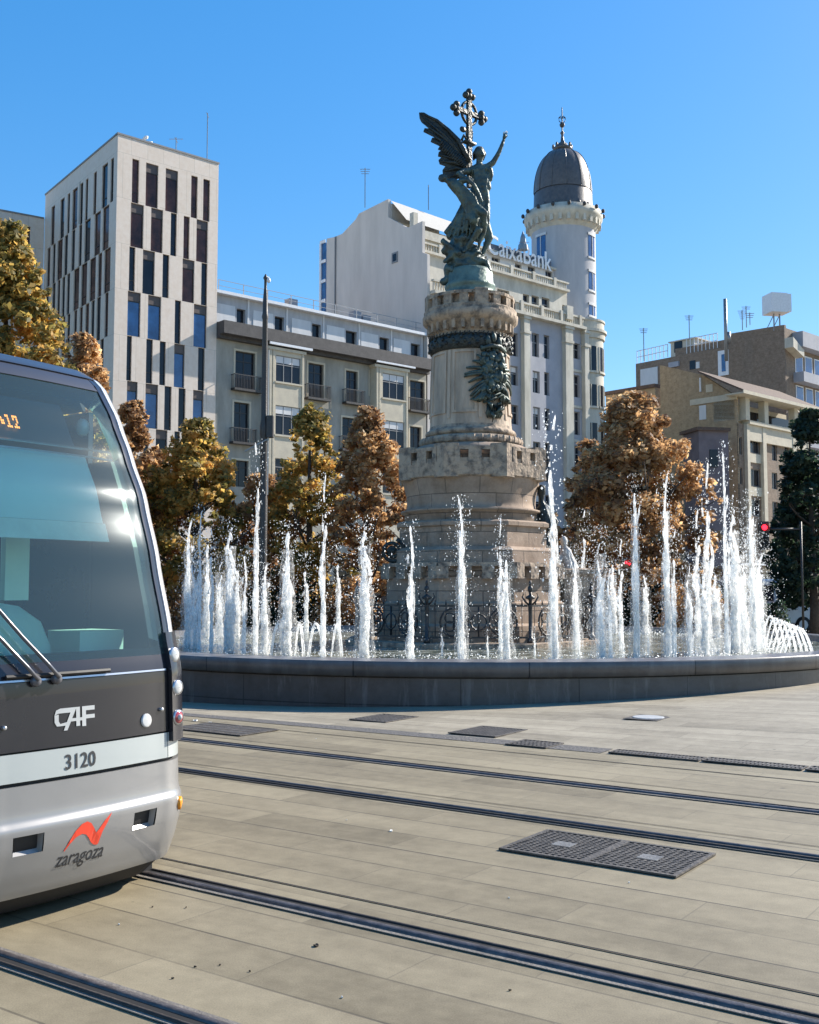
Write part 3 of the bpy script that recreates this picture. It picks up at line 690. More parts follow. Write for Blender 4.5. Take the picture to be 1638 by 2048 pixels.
# cross
cr = MB(); cr.smooth = False
c0 = Vector(zq(622, 700, .25)); top = Vector(zq(622, 150, .25))
cr.fr(c0.x, c0.y, R(40))
z0c, z1c = c0.z - .6, top.z + .12
cr.box(-.055, .055, -.045, .045, z0c, z1c)
zc = zq(632, 255)[2]
cr.box(-.40, .40, -.045, .045, zc - .05, zc + .05)
cr.smooth = True
ring = [(.24 * math.cos(2 * math.pi * k_ / 24), 0, zc + .27 * math.sin(2 * math.pi * k_ / 24)) for k_ in range(25)]
cr.tube(ring, .036, 6)
for ex, ez in ((-.40, 0), (.40, 0), (0, .42)):
    for ax, az in ((0, 0), (.09, .0), (-.09, 0), (0, .09), (0, -.09)):
        if ex and ax * ex < 0: continue
        if ez and az < 0: continue
        cr.ball((ex + ax * 1.15, 0, zc + ez + az * 1.15), .082, 8, 6)
zb = zq(620, 520)[2]
cr.box(-.17, .17, -.07, .07, zb - .03, zb + .02)
cr.ball((-.2, 0, zq(560, 420)[2]), (.1, .05, .07), 8, 6); cr.tube([(-.2, 0, zq(0, 430)[2]), (-.1, 0, zq(0, 400)[2]), (0, 0, zq(0, 410)[2])], .03, 6)
cr.tube([(-.24, 0, zb), (-.17, 0, zb + .14), (-.08, 0, zb + .05)], .03, 6)
for s_ in (-1, 1): cr.tube([(s_ * .08, 0, zb), (s_ * .10, 0, zb + .28), (s_ * .06, 0, zb + .5)], .02, 6)
cr.build('cross', M['bronze_dark'], st)

# the two statues at the right foot
fg = thing('seated_statue', 'dark bronze seated figure against the right foot of the column behind the tall spray', 'statue', (CX + 1.95, CY - .3, 2.2))
def aq(px, py, Y): v = AT(px, py, Y); return (v.x, v.y, v.z)
m = MB(); Y_ = CY - .35
caps(m, [(aq(1083, 985, Y_), .10), (aq(1083, 1003, Y_), .06), (aq(1087, 1020, Y_), .15), (aq(1090, 1050, Y_), .19), (aq(1092, 1085, Y_), .22), (aq(1080, 1110, Y_ - .2), .17), (aq(1074, 1150, Y_ - .25), .13)])
m.ball(aq(1083, 980, Y_), (.10, .12, .13), 10, 8)
caps(m, [(aq(1098, 1020, Y_), .08), (aq(1112, 1045, Y_ - .1), .065), (aq(1104, 1068, Y_ - .25), .05)])
caps(m, [(aq(1076, 1022, Y_), .08), (aq(1066, 1052, Y_ - .1), .06), (aq(1074, 1078, Y_ - .2), .05)])
caps(m, [(aq(1100, 1095, Y_), .16), (aq(1108, 1130, Y_ - .15), .15), (aq(1112, 1160, Y_ - .1), .13)])
caps(m, [(aq(1070, 1160, Y_), .2), (aq(1110, 1165, Y_), .2)])
sculpt(m, 'figure', M['bronze_dark'], fg, .025, 2, .03, .08)
fg = thing('marble_statue', 'pale stone kneeling figure on the square side pedestal', 'statue', (CX + 2.35, CY + .1, 2.2))
m = MB(); Y_ = CY + .1
m.ball(aq(1128, 1082, Y_), (.09, .11, .12), 10, 8)
caps(m, [(aq(1128, 1092, Y_), .05), (aq(1132, 1105, Y_), .13), (aq(1138, 1125, Y_), .16), (aq(1142, 1140, Y_), .20)])
caps(m, [(aq(1124, 1108, Y_), .06), (aq(1118, 1125, Y_ - .1), .05), (aq(1128, 1138, Y_ - .2), .04)])
sculpt(m, 'figure', M['marble'], fg, .025, 2, .03, .08)

# ---------------------------------------------------------------- wrought iron fence
fe = thing('iron_fence', 'black wrought iron fence with ring tracery around the column base', 'fence', (CX, CY, .62))
fR = 2.80 * .98
def fence_post():
    m = MB(); m.smooth = True
    m.lathe([(.07, .62), (.07, .72), (.04, .74), (.04, 1.35), (.055, 1.38), (.035, 1.42), (.035, 1.50), (.10, 1.53), (.10, 1.56), (.03, 1.6), (.03, 1.66)], 10)
    for a in range(4):
        c_, s_ = math.cos(a * math.pi / 2), math.sin(a * math.pi / 2)
        m.tube([(.03 * c_, .03 * s_, 1.40), (.10 * c_, .10 * s_, 1.46), (.16 * c_, .16 * s_, 1.56), (.13 * c_, .13 * s_, 1.64)], [.02, .022, .02, .012], 5)
    m.ball((0, 0, 1.72), (.055, .055, .075), 8, 6); m.ball((0, 0, 1.84), (.03, .03, .06), 6, 5)
    return m
for i in range(8):
    a = R(-90 + 22.5) + i * k8
    m = fence_post(); x0, y0 = CX + fR * math.cos(a), CY + fR * math.sin(a)
    m.v = [(x + x0, y + y0, z) for x, y, z in m.v]; m.build('post', M['black_iron'], fe)
for i in range(8):
    m = MB((CX, CY, k8 * i)); ap = -fR * math.cos(R(22.5)); hw = fR * math.sin(R(22.5)) - .06
    m.box(-hw, hw, ap - .02, ap + .02, 1.36, 1.40); m.box(-hw, hw, ap - .02, ap + .02, .72, .76)
    m.smooth = True
    for cx_ in (-.5, .5) :
        def ringm(cx0, cz0, r, t_): m.tube([(cx0 + r * math.cos(2 * math.pi * k_ / 20), ap, cz0 + r * math.sin(2 * math.pi * k_ / 20)) for k_ in range(21)], t_, 5)
        ringm(cx_, 1.05, .28, .022)
        for q in range(4): ringm(cx_ + .12 * math.cos(q * math.pi / 2 + .78), 1.05 + .12 * math.sin(q * math.pi / 2 + .78), .10, .015)
    ringm(0, 1.05, .16, .018); m.tube([(0, ap, .76), (0, ap, 1.36)], .018, 5)
    for q in range(-4, 5):
        if q: m.tube([(q * hw / 4.5, ap, 1.40), (q * hw / 4.5, ap, 1.50)], [.02, .006], 5)
        m.tube([(q * hw / 4.5, ap + .03, .76), (q * hw / 4.5, ap + .03, 1.36)], .008, 4)
    m.build('panel', M['black_iron'], fe)

# ---------------------------------------------------------------- water jets
def jet_mat(name, alpha_lo, alpha_hi, scl):
    m, n, l, b = nodes(name)
    out = n['Material Output']
    b.inputs['Base Color'].default_value = (1, 1, .99, 1); b.inputs['Roughness'].default_value = .35; b.inputs['Specular IOR Level'].default_value = .8
    tr = n.new('ShaderNodeBsdfTranslucent'); tr.inputs[0].default_value = (1, 1, .98, 1)
    mx = n.new('ShaderNodeMixShader'); mx.inputs[0].default_value = .66; l.new(b.outputs[0], mx.inputs[1]); l.new(tr.outputs[0], mx.inputs[2])
    tp = n.new('ShaderNodeBsdfTransparent'); m2 = n.new('ShaderNodeMixShader')
    tc = n.new('ShaderNodeTexCoord'); mp = n.new('ShaderNodeMapping'); mp.inputs['Scale'].default_value = scl; l.new(tc.outputs['Object'], mp.inputs[0])
    t = n.new('ShaderNodeTexNoise'); t.inputs['Scale'].default_value = 1; t.inputs['Detail'].default_value = 5; t.inputs['Roughness'].default_value = .7; l.new(mp.outputs[0], t.inputs[0])
    r = n.new('ShaderNodeValToRGB'); r.color_ramp.elements[0].position = .40; r.color_ramp.elements[1].position = .60
    r.color_ramp.elements[0].color = (alpha_lo,) * 3 + (1,); r.color_ramp.elements[1].color = (alpha_hi,) * 3 + (1,)
    l.new(t.outputs['Fac'], r.inputs[0]); l.new(r.outputs[0], m2.inputs[0]); l.new(tp.outputs[0], m2.inputs[1]); l.new(mx.outputs[0], m2.inputs[2]); l.new(m2.outputs[0], out.inputs[0])
    return m
M['jet_core'] = jet_mat('jet_core', .12, 1.0, (34, 34, 8))
M['jet_sheath'] = jet_mat('jet_sheath', .0, .5, (42, 42, 10))
M['mist'] = jet_mat('mist', .0, .20, (24, 24, 12))
M['drop'] = jet_mat('water_drop', .9, 1.0, (5, 5, 5))
def strand(m, rg, z0, z1, wob, r0, r1, ph):
    """one broken thread of water"""
    z = z0; x = y = 0; pts = []; rad = []
    steps = max(6, int((z1 - z0) / .055))
    for i in range(steps + 1):
        t = i / steps; z = z0 + (z1 - z0) * t
        a = Vector((noise.noise(Vector((ph, z * 1.3, 0))), noise.noise(Vector((ph + 9, z * 1.3, 3))), 0)) * wob * (.45 + 1.3 * t)
        r = (r0 * (1 - t) + r1 * t) * (.65 + .9 * abs(noise.noise(Vector((ph * 3, z * 6.0, 5)))) + .5 * rg.random())
        gap = t > .45 and noise.noise(Vector((ph * 7, z * 5.0, 11))) > .42 - .40 * t
        if gap:
            if len(pts) > 1: m.tube(pts, rad[:-1] + [rad[-1] * .4], 6)
            pts = []; rad = []
        else: pts.append((a.x, a.y, z)); rad.append(r)
    if len(pts) > 1: m.tube(pts, rad[:-1] + [rad[-1] * .3], 6)
def drop(m, x, y, z, r, e=1.5):
    i = [m.V(x + r, y, z), m.V(x, y + r, z), m.V(x - r, y, z), m.V(x, y - r, z), m.V(x, y, z + r * e), m.V(x, y, z - r * e)]
    for a, b in ((0, 1), (1, 2), (2, 3), (3, 0)): m.Fc(i[a], i[b], i[4]); m.Fc(i[b], i[a], i[5])
def make_jet(seed, kind):
    rg = random.Random(seed); objs = []
    c = MB(); c.smooth = True; H = 1.0
    HH = 2.6
    if kind == 'full':
        for k_ in range(6): strand(c, rg, 0, HH * (.55 + .42 * rg.random()), .09, .048, .013, seed + k_ * 3.3)
        strand(c, rg, 0, HH * .95, .05, .055, .018, seed + 40); strand(c, rg, HH * .5, HH, .05, .03, .016, seed + 47)
    elif kind == 'thin':
        strand(c, rg, 0, HH, .05, .030, .010, seed + 1); strand(c, rg, 0, HH * .8, .05, .022, .010, seed + 5); strand(c, rg, 0, HH * .55, .06, .030, .012, seed + 9)
    else:   # burst
        for k_ in range(9): strand(c, rg, 0, HH * (.35 + .6 * rg.random()), .14, .036, .010, seed + k_ * 2.1)
    s_ = None
    sh = MB(); sh.smooth = True
    wdt = {'full': .09, 'thin': .045, 'burst': .14}[kind]; n = 12; rings = []
    for i in range(34):
        t = i / 33; z = HH * .62 * t; rr0 = wdt * (1 - t * .45) * (.85 + .5 * noise.noise(Vector((seed, z * 2.5, 2)))) 
        rings.append([sh.V((rr0 + .03 * noise.noise(Vector((k_, z * 4, seed)))) * math.cos(2 * math.pi * k_ / n) + .06 * noise.noise(Vector((seed, z * 1.4, 8))), (rr0) * math.sin(2 * math.pi * k_ / n), z) for k_ in range(n)])
    for j in range(33):
        for k_ in range(n): sh.Fc(rings[j][k_], rings[j][(k_ + 1) % n], rings[j + 1][(k_ + 1) % n], rings[j + 1][k_])
    mi = MB(); mi.smooth = True; rings = []
    for i in range(26):
        t = i / 25; z = HH * .8 * t; r0_ = wdt * 2.1 * (1 - t * .55) * (.8 + .6 * noise.noise(Vector((seed + 3, z * 2.2, 7))))
        rings.append([mi.V(r0_ * math.cos(2 * math.pi * k_ / 12) * (1 + .3 * noise.noise(Vector((k_, z * 3, seed)))), r0_ * math.sin(2 * math.pi * k_ / 12), z) for k_ in range(12)])
    for j in range(25):
        for k_ in range(12): mi.Fc(rings[j][k_], rings[j][(k_ + 1) % 12], rings[j + 1][(k_ + 1) % 12], rings[j + 1][k_])
    d = MB()
    nd = {'full': 620, 'thin': 260, 'burst': 900}[kind]; sp_ = {'full': .085, 'thin': .06, 'burst': .15}[kind]
    for _ in range(nd):
        t = rg.random() ** .8; z = HH * 1.02 * t; s0 = sp_ * (.6 + .9 * (1 - abs(t - .45)))
        if rg.random() < .12: s0 *= 1.8
        drop(d, rg.gauss(0, s0), rg.gauss(0, s0), z, rg.uniform(.0025, .007) * (1.7 if rg.random() < .12 else 1), rg.uniform(1, 2.4))
    return c, sh, d, mi
JV = {}
for kd in ('full', 'thin', 'burst'):
    for v_ in range(4): JV[kd, v_] = make_jet(17 * v_ + len(kd) * 7 + 1, kd)
JM = {}
def jet(px, topy, kind, label, back=False, ring=6.3, wid=1.0, v_=None, Yd=None):
    # stands on the ring of nozzles: the near or the far crossing of this bearing
    r = ray(px, 1180); k = r[0] / r[1]
    if Yd is None:
        A_ = 1 + k * k; B_ = -2 * (k * CX + CY); C_ = CX * CX + CY * CY - ring * ring; D_ = B_ * B_ - 4 * A_ * C_
        D_ = max(0, D_); Y = (-B_ + (math.sqrt(D_) if back else -math.sqrt(D_))) / (2 * A_)
    else: Y = Yd
    top = AT(px, topy, Y); H = top.z - .5
    if v_ is None: v_ = int(px) % 4
    o = thing('water_jet', label, 'water jet', (top.x, Y, .5), 'vertical water jets in the fountain')
    sz = H / 2.6
    for nm, ix, mt_ in (('water_column', 0, 'jet_core'), ('sheath', 1, 'jet_sheath'), ('spray', 2, 'drop'), ('mist', 3, 'mist')):
        if nm == 'mist' and kind == 'thin': continue
        key = (kind, v_, nm)
        if key not in JM:
            JM[key] = JV[kind, v_][ix].build(nm, M[mt_]).data; bpy.data.objects.remove(bpy.data.objects[[q.name for q in bpy.data.objects if q.data == JM[key]][0]])
        c_ = bpy.data.objects.new(nm, JM[key]); col.objects.link(c_); c_.parent = o
        if nm == 'spray': c_['kind'] = 'stuff'
    o.scale = (wid * 1.05, wid * 1.05, sz); o.rotation_euler[2] = (px * .7) % 6.28
    return o
JETS = [
 (378, 1040, 'full', 'water jet farthest to the left beside the tram pillar', 0, 1.1),
 (392, 1075, 'burst', 'broad misty jet just right of the one beside the tram', 0, .8),
 (402, 1010, 'thin', 'thin jet with a long needle top near the tram', 0, 1),
 (425, 1055, 'thin', 'thin straight jet third out from the tram', 0, 1.1),
 (461, 1038, 'full', 'wide jet with a flared white head between thin ones', 0, 1.3),
 (490, 1103, 'thin', 'short narrow jet right of the flared one', 0, 1.1),
 (513, 1060, 'thin', 'narrow jet in front of the black lamp post foot', 0, 1.2),
 (530, 1128, 'full', 'short stout jet right of the lamp post', 0, .9),
 (575, 1045, 'full', 'thick jet with wavy flanks under the left brown tree gap', 0, 1.3),
 (648, 950, 'thin', 'tall broken jet with a hooked crest before the twin brown trees', 0, 1.3),
 (729, 1035, 'full', 'thick solid jet with a round tip left of the column', 0, 1.25),
 (822, 1040, 'thin', 'jet in front of the left edge of the column base', 0, 1.5),
 (922, 995, 'full', 'jet with a forked crest in front of the middle of the column base', 0, .85),
 (1012, 1100, 'full', 'low blunt pinkish jet before the right part of the column base', 0, .85),
 (1107, 1095, 'full', 'jet directly in front of the dark seated statue', 0, .8),
 (1200, 1055, 'burst', 'fat pale jet between the statue and the traffic light', 0, .9),
 (1218, 1130, 'thin', 'short side jet hugging the fat pale jet', 0, 1.0),
 (1268, 955, 'full', 'tall jet beside the lower red traffic light', 0, .8),
 (1330, 948, 'full', 'tall smooth jet with a forked tip before the brown tree', 0, .85),
 (1345, 1060, 'thin', 'lower leaning jet next to the forked tall one', 0, 1.2),
 (1376, 1108, 'burst', 'squat bushy jet before the right edge of the brown tree', 0, .6),
 (1408, 1130, 'full', 'squat jet right of the bushy one', 0, 1.0),
 (1446, 888, 'thin', 'tallest jet, breaking into loose drops above the right trees', 0, 1.3),
 (1465, 1000, 'full', 'jet at the left edge of the dense white cluster', 0, 1.2),
 (1483, 1060, 'burst', 'broad jet in the middle of the dense white cluster', 0, .9),
 (1500, 985, 'full', 'tall jet with curled crest in the dense white cluster', 0, 1.0),
 (1509, 1070, 'burst', 'shorter jet at the right of the dense white cluster', 0, .8),
 (1518, 1110, 'full', 'last jet of the dense cluster on the outside', 0, 1.1),
]
for (px, ty, kd, lb, bk, wd) in JETS: jet(px, ty, kd, lb, bool(bk), wid=wd)
BACK = [
 (415, 1075, 'full', 'far side jet seen between the jets by the tram', 1.2), (441, 1110, 'burst', 'far side jet behind the flared jet', 1.0), (475, 1130, 'full', 'far side jet seen right of the flared jet', 1.3),
 (613, 1105, 'thin', 'far side jet with a knotted head right of the thick wavy one', 1.8), (677, 1088, 'thin', 'far side jet, slim and straight, under the twin trees', 1.8),
 (1165, 1020, 'thin', 'far side jet, slim, just right of the pale kneeling figure', 1.9), (1225, 1120, 'full', 'far side jet behind the fat pale one', 1.3), (1290, 1150, 'full', 'far side jet low behind the tall smooth jet', 1.2),
 (1392, 1020, 'thin', 'far side jet with ragged pinkish top', 2.0), (1412, 925, 'thin', 'far side slender jet with a needle top beside the brown tree', 2.2), (1470, 1080, 'burst', 'far side jet inside the dense cluster', 1.2), (1430, 1150, 'full', 'far side low jet before the dense cluster', 1.6),
]
for (px, ty, kd, lb, wd) in BACK: jet(px, ty, kd, lb, True, wid=wd)
for (px, ty, kd, lb, wd, Yd) in [(1103, 830, 'thin', 'tallest misty spray between column and brown tree', 2.2, 20.6), (515, 885, 'thin', 'tall thin jet rising over the lamp post foot', 1.8, 26.5), (1000, 1035, 'thin', 'inner jet of loose drops in front of the column base', 1.1, 20.4), (1150, 1090, 'burst', 'low inner jet at the pale statue', .7, 21.6), (1240, 1080, 'thin', 'inner thin jet left of the lower traffic light', 1.2, 20.8)]:
    jet(px, ty, kd, lb, wid=wd, Yd=Yd)
# small arching jets
def arc(px, py0, pxe, topy, Y, label, n=10):
    a = AT(px, py0, Y); b_ = AT(pxe, py0, Y); t_ = AT((px + pxe) / 2, topy, Y); a.z = b_.z = .53
    o = thing('arching_jet', label, 'water jet', (a.x, Y, .53), 'small arching water jets')
    m = MB(); m.smooth = True; pts = []; L = (b_.x - a.x); hh = t_.z - .53
    for i in range(n + 1):
        t = i / n; x = a.x + L * (t ** .9); pts.append((x, Y - .05 * t, .53 + hh * 4 * t * (1 - t)))
    m.tube(pts, [.016 + .012 * (i / n) for i in range(n + 1)], 6); m.build('stream', M['jet_core'], o)
    d = MB(); rg = random.Random(int(px))
    for _ in range(30):
        t = rg.uniform(.3, 1); i = min(n, int(t * n)); p = pts[i]; drop(d, p[0] + rg.gauss(0, .03), p[1] + rg.gauss(0, .03), p[2] + rg.gauss(0, .03), rg.uniform(.005, .011))
    o2 = d.build('spray', M['drop'], o)
for i, (a, b_, ty) in enumerate([(572, 543, 1247), (590, 608, 1246), (648, 618, 1246), (663, 684, 1248)]):
    arc(a, 1300, b_, ty, 19.2, ['small arc left of the thick wavy jet', 'small arc right of the thick wavy jet', 'small arc left of the tall hooked jet', 'small arc right of the tall hooked jet'][i])
for i in range(7):
    arc(1524 + 7 * i, 1285 + 1.0 * i, 1556 + 11.5 * i, 1232 + 4.0 * i, 23.5 - .8 * i, ['innermost', 'second', 'third', 'fourth', 'fifth', 'sixth', 'outermost'][i] + ' arc of the row of small arcs right of the white cluster')
for i, (px, ty) in enumerate([(884, 1255), (975, 1258), (1069, 1252), (1158, 1262), (1246, 1262), (1296, 1258)]):
    q = jet(px, ty, 'thin', ['small nozzle jet between the two middle column jets', 'small nozzle jet left of the blunt pinkish jet', 'small nozzle jet right of the blunt pinkish jet', 'small nozzle jet right of the seated statue', 'small nozzle jet right of the fat pale jet', 'small nozzle jet left of the tall smooth jet'][i], Yd=19.4, wid=.5)
    q['group'] = 'small nozzle jets'
# foam where the jets fall back
def foam_mat():
    m, n, l, b = nodes('foam'); b.inputs['Base Color'].default_value = (.85, .88, .86, 1); b.inputs['Roughness'].default_value = .5; return m
d = MB(); rg = random.Random(3)
for _ in range(3500):
    a = rg.random() * 2 * math.pi; r = 6.3 + rg.gauss(0, .45); drop(d, CX + r * math.cos(a), CY + r * math.sin(a), .535 + abs(rg.gauss(0, .06)), rg.uniform(.006, .014), .8)
d.build('foam', M['drop'], kind='stuff')
# ---------------------------------------------------------------- tram
TP = 3.74
M['tram_silver'] = mat('silver_paint', (.29, .285, .28), .36, (.26, .255, .25), 1.5, metal=.25, coat=.6)
M['tram_light'] = mat('pale_green_grey_paint', (.41, .44, .43), .3, (.38, .41, .40), 1.2, coat=.6)
M['tram_black'] = mat('black_panel', (.016, .015, .020), .22, (.020, .019, .024), 1.5, coat=.3)
M['tram_rubber'] = mat('black_rubber', (.012, .012, .013), .6)
M['tram_roof'] = mat('slate_roof_paint', (.030, .032, .045), .45, (.024, .026, .036), 1.5, coat=.4)
M['tram_chrome'] = mat('brushed_trim', (.62, .62, .64), .22, (.56, .56, .58), 4, metal=.7)
M['pillar_white'] = mat('white_pillar_paint', (.72, .71, .72), .25, (.66, .65, .66), 3, coat=.8)
M['tram_under'] = mat('underframe', (.010, .010, .012), .8)
M['lens'] = mat('lamp_lens', (.58, .59, .58), .15, (.44, .45, .45), 8, coat=1)
M['lens_red'] = mat('red_lens', (.42, .05, .06), .15, (.30, .03, .04), 8, coat=1)
M['orange'] = mat('orange_reflector', (.85, .32, .02), .3)
M['blind'] = mat('roller_blind', (.85, .97, .93), .8, (.80, .93, .89), 2)
M['blind_hem'] = mat('blind_hem', (.98, 1.0, .92), .8)
M['cab'] = mat('cab_interior', (.07, .09, .09), .7); M['cab_seat'] = mat('cab_seat', (.75, .88, .78), .5, (.65, .8, .72), 3)
M['cab_dark'] = mat('cab_dark', (.02, .025, .03), .7)
M['ink'] = mat('black_lettering', (.03, .03, .033), .5); M['red_ink'] = mat('red_emblem', (.80, .07, .03), .4, (.76, .06, .03), 3)
M['pale_ink'] = mat('silver_lettering', (.55, .56, .56), .3, metal=.3)
M['led'] = emis('amber_led', (1.0, .30, .06), 1.6)
def wind_mat():
    m, n, l, b = nodes('windscreen'); out = n['Material Output']
    g_ = n.new('ShaderNodeBsdfGlossy'); g_.inputs['Roughness'].default_value = .12; g_.inputs['Color'].default_value = (.9, .97, 1, 1)
    t = n.new('ShaderNodeBsdfTransparent'); t.inputs[0].default_value = (.72, .95, .88, 1)
    f = n.new('ShaderNodeFresnel'); f.inputs[0].default_value = 1.6
    mx = n.new('ShaderNodeMixShader'); l.new(f.outputs[0], mx.inputs[0]); l.new(t.outputs[0], mx.inputs[1]); l.new(g_.outputs[0], mx.inputs[2]); df = n.new('ShaderNodeBsdfDiffuse'); df.inputs[0].default_value = (.45, .72, .74, 1); m3 = n.new('ShaderNodeMixShader'); m3.inputs[0].default_value = .045  # teal diffuse share paints sky brightness and dust haze onto the glass
    l.new(mx.outputs[0], m3.inputs[1]); l.new(df.outputs[0], m3.inputs[2]); l.new(m3.outputs[0], out.inputs[0]); return m
M['windscreen'] = wind_mat(); M['wiper_grey'] = mat('wiper_paint', (.10, .10, .115), .3, coat=.5)
def interp(tab, h):
    if h <= tab[0][0]: return tab[0][1]
    for (a, x), (b, y) in zip(tab, tab[1:]):
        if h <= b:
            t = (h - a) / (b - a); t = t * t * (3 - 2 * t) * .3 + t * .7; return x + (y - x) * t
    return tab[-1][1]
TC = [(.12, 4.80), (.2, 4.75), (.3, 4.705), (.42, 4.67), (.50, 4.662), (.52, 4.664), (.555, 4.684), (.60, 4.69), (.74, 4.695), (1.22, 4.72), (1.45, 4.78), (1.88, 4.90), (2.25, 5.02), (2.51, 5.15), (2.74, 5.27), (2.95, 5.41), (3.02, 5.49), (3.09, 5.62), (3.13, 5.82), (3.16, 6.3), (3.17, 7.0)]
WT = [(.12, 1.14), (.2, 1.22), (.32, 1.30), (.5, 1.325), (2.3, 1.325), (2.9, 1.31), (3.02, 1.28), (3.09, 1.2), (3.13, 1.08), (3.16, .85), (3.17, .55)]
def plan(q):
    q = abs(q); x = max(0.0, (q - .48) / .38)
    y = .025 * min(1, q / .5) ** 2
    if x < 1: return y + .38 * 1.45 * (x ** 3 - x ** 4 / 2)
    return y + .38 * 1.45 * .5 + 1.45 * (q - .86)
def tpos(r, h, off=0.0):                  # r in -1..1 across the front
    w_ = interp(WT, h); a = abs(r)
    y = interp(TC, h) + plan(r * w_)
    return Vector((r * w_, y, h))
def tnorm(r, h):
    e = .004; r0 = max(-.995, min(.995, r))
    du = tpos(r0 + e, h) - tpos(r0 - e, h); dv = tpos(r0, h + .01) - tpos(r0, h - .01)
    n_ = du.cross(dv); n_.normalize(); return n_ if n_.y < 0 or True else -n_
def tp(r, h, off=0.0):
    return tuple(tpos(r, h) + tnorm(r, h) * off)
tr = thing('tram', 'silver and black tram with raked teal windscreen standing at the left', 'tram', (PN.x * TP, PN.y * TP, 0))
TF = (PN.x * TP, PN.y * TP, TA, 0)
def rs(r0, r1, n):
    out = [r0 + (r1 - r0) * i / n for i in range(n + 1)]
    return out
def patch(name, m_, r0, r1, h0, h1, nr=24, nh=10, off=0.0, skirt=.03, parent=None, holes=None, hs=None):
    m = MB(TF); m.smooth = True
    RS = rs(r0, r1, nr); HS = hs or rs(h0, h1, nh)
    ids = [[m.V(*tp(r, h, off)) for r in RS] for h in HS]
    for j in range(len(HS) - 1):
        for i in range(nr):
            if holes and holes(RS[i], RS[i + 1], HS[j], HS[j + 1]): continue
            m.Fc(ids[j][i], ids[j][i + 1], ids[j + 1][i + 1], ids[j + 1][i])
    if skirt:
        m.smooth = False
        ring = ids[0][:] + [ids[j][-1] for j in range(1, len(HS))] + ids[-1][-2::-1] + [ids[j][0] for j in range(len(HS) - 2, 0, -1)]
        P = [(RS[i], HS[0]) for i in range(nr + 1)] + [(RS[-1], HS[j]) for j in range(1, len(HS))] + [(RS[i], HS[-1]) for i in range(nr - 1, -1, -1)] + [(RS[0], HS[j]) for j in range(len(HS) - 2, 0, -1)]
        low = [m.V(*tp(r, h, off - skirt)) for r, h in P]
        top_ = [m.V(*tp(r, h, off)) for r, h in P]
        for i in range(len(ring)): m.Fc(top_[i], low[i], low[(i + 1) % len(ring)], top_[(i + 1) % len(ring)])
    return m.build(name, m_, parent or tr)
# check of orientation: the normal must face the viewer (-y in the tram frame)
if tnorm(0, .8).y > 0:
    _t = tnorm
    def tnorm(r, h): return -_t(r, h)
# inner shell under panels
patch('front_shell', M['tram_rubber'], -1, 1, .14, 1.38, 80, 14, -.035, 0)
# bumper with two towing recesses
hatch = [(-.290, .425), (.272, .425)]
HHS = [.16, .18, .21, .24, .27, .31, .35, .39, .43, .46, .485, .50, .51, .52, .53, .54, .55, .56, .585, .61, .64, .67, .70, .715, .725]
def hole(a, b, c, d):
    for (rc, hc) in hatch:
        if abs((a + b) / 2 - rc) < .060 and .375 < (c + d) / 2 < .485: return True
    return False
bum = patch('bumper', M['tram_silver'], -1, 1, .16, .725, 124, 10, 0, .03, holes=hole, hs=HHS)
for rc, hc in hatch:
    m = MB(TF); c_ = tpos(rc, hc)
    a_, b_ = rc - .061, rc + .061; h0, h1 = .368, .487
    P = [(a_, h0), (b_, h0), (b_, h1), (a_, h1)]
    o_ = [m.V(*tp(r, h, .0)) for r, h in P]; i_ = [m.V(*tp(rc + (r - rc) * .75, hc + (h - hc) * .5 + .026, -.06)) for r, h in P]
    for k_ in range(4): m.Fc(o_[k_], o_[(k_ + 1) % 4], i_[(k_ + 1) % 4], i_[k_])
    m.Fc(*i_)
    m.build('towing_recess', M['tram_silver'], bum)
patch('lower_stripe', M['tram_light'], -1, .42, .745, .885, 70, 4, 0, .03)
patch('lower_stripe', M['tram_light'], .425, 1, .745, .885, 30, 4, 0, .03)
patch('front_panel', M['tram_black'], -.425, .425, .895, 1.235, 40, 8, 0, .03)
patch('panel_trim', M['tram_chrome'], -.42, .42, 1.238, 1.248, 30, 1, .004, .01)
patch('windscreen_surround', M['tram_black'], -.64, .64, 1.25, 1.33, 48, 3, .0, .02)
ws = patch('windscreen', M['windscreen'], -.44, .44, 1.33, 2.955, 44, 30, .0, 0)
for s in (-1, 1):
    a_, b_ = (.44, .478) if s > 0 else (-.478, -.44)
    patch('pillar', M['tram_black'], a_, b_, 1.335, 3.03, 6, 26, .008, .02)
    a_, b_ = (.479, .64) if s > 0 else (-.64, -.479)
    patch('pillar_trim', M['pillar_white'], a_, b_, 1.335, 3.02, 12, 30, .014, .03)
    a_, b_ = (.641, 1.0) if s > 0 else (-1.0, -.641)
    patch('cab_side_glass', M['windscreen'], a_, b_, 1.25, 3.02, 16, 24, .0, .02)
    a_, b_ = (.43, 1.0) if s > 0 else (-1.0, -.43)
    patch('corner_panel', M['tram_black'], a_, b_, .895, 1.245, 30, 6, -.004, .02)
patch('roof_cowl', M['tram_roof'], -1, 1, 3.02, 3.168, 80, 12, .012, .03)
patch('header_panel', M['tram_roof'], -.45, .45, 2.935, 3.015, 30, 2, .006, .02)
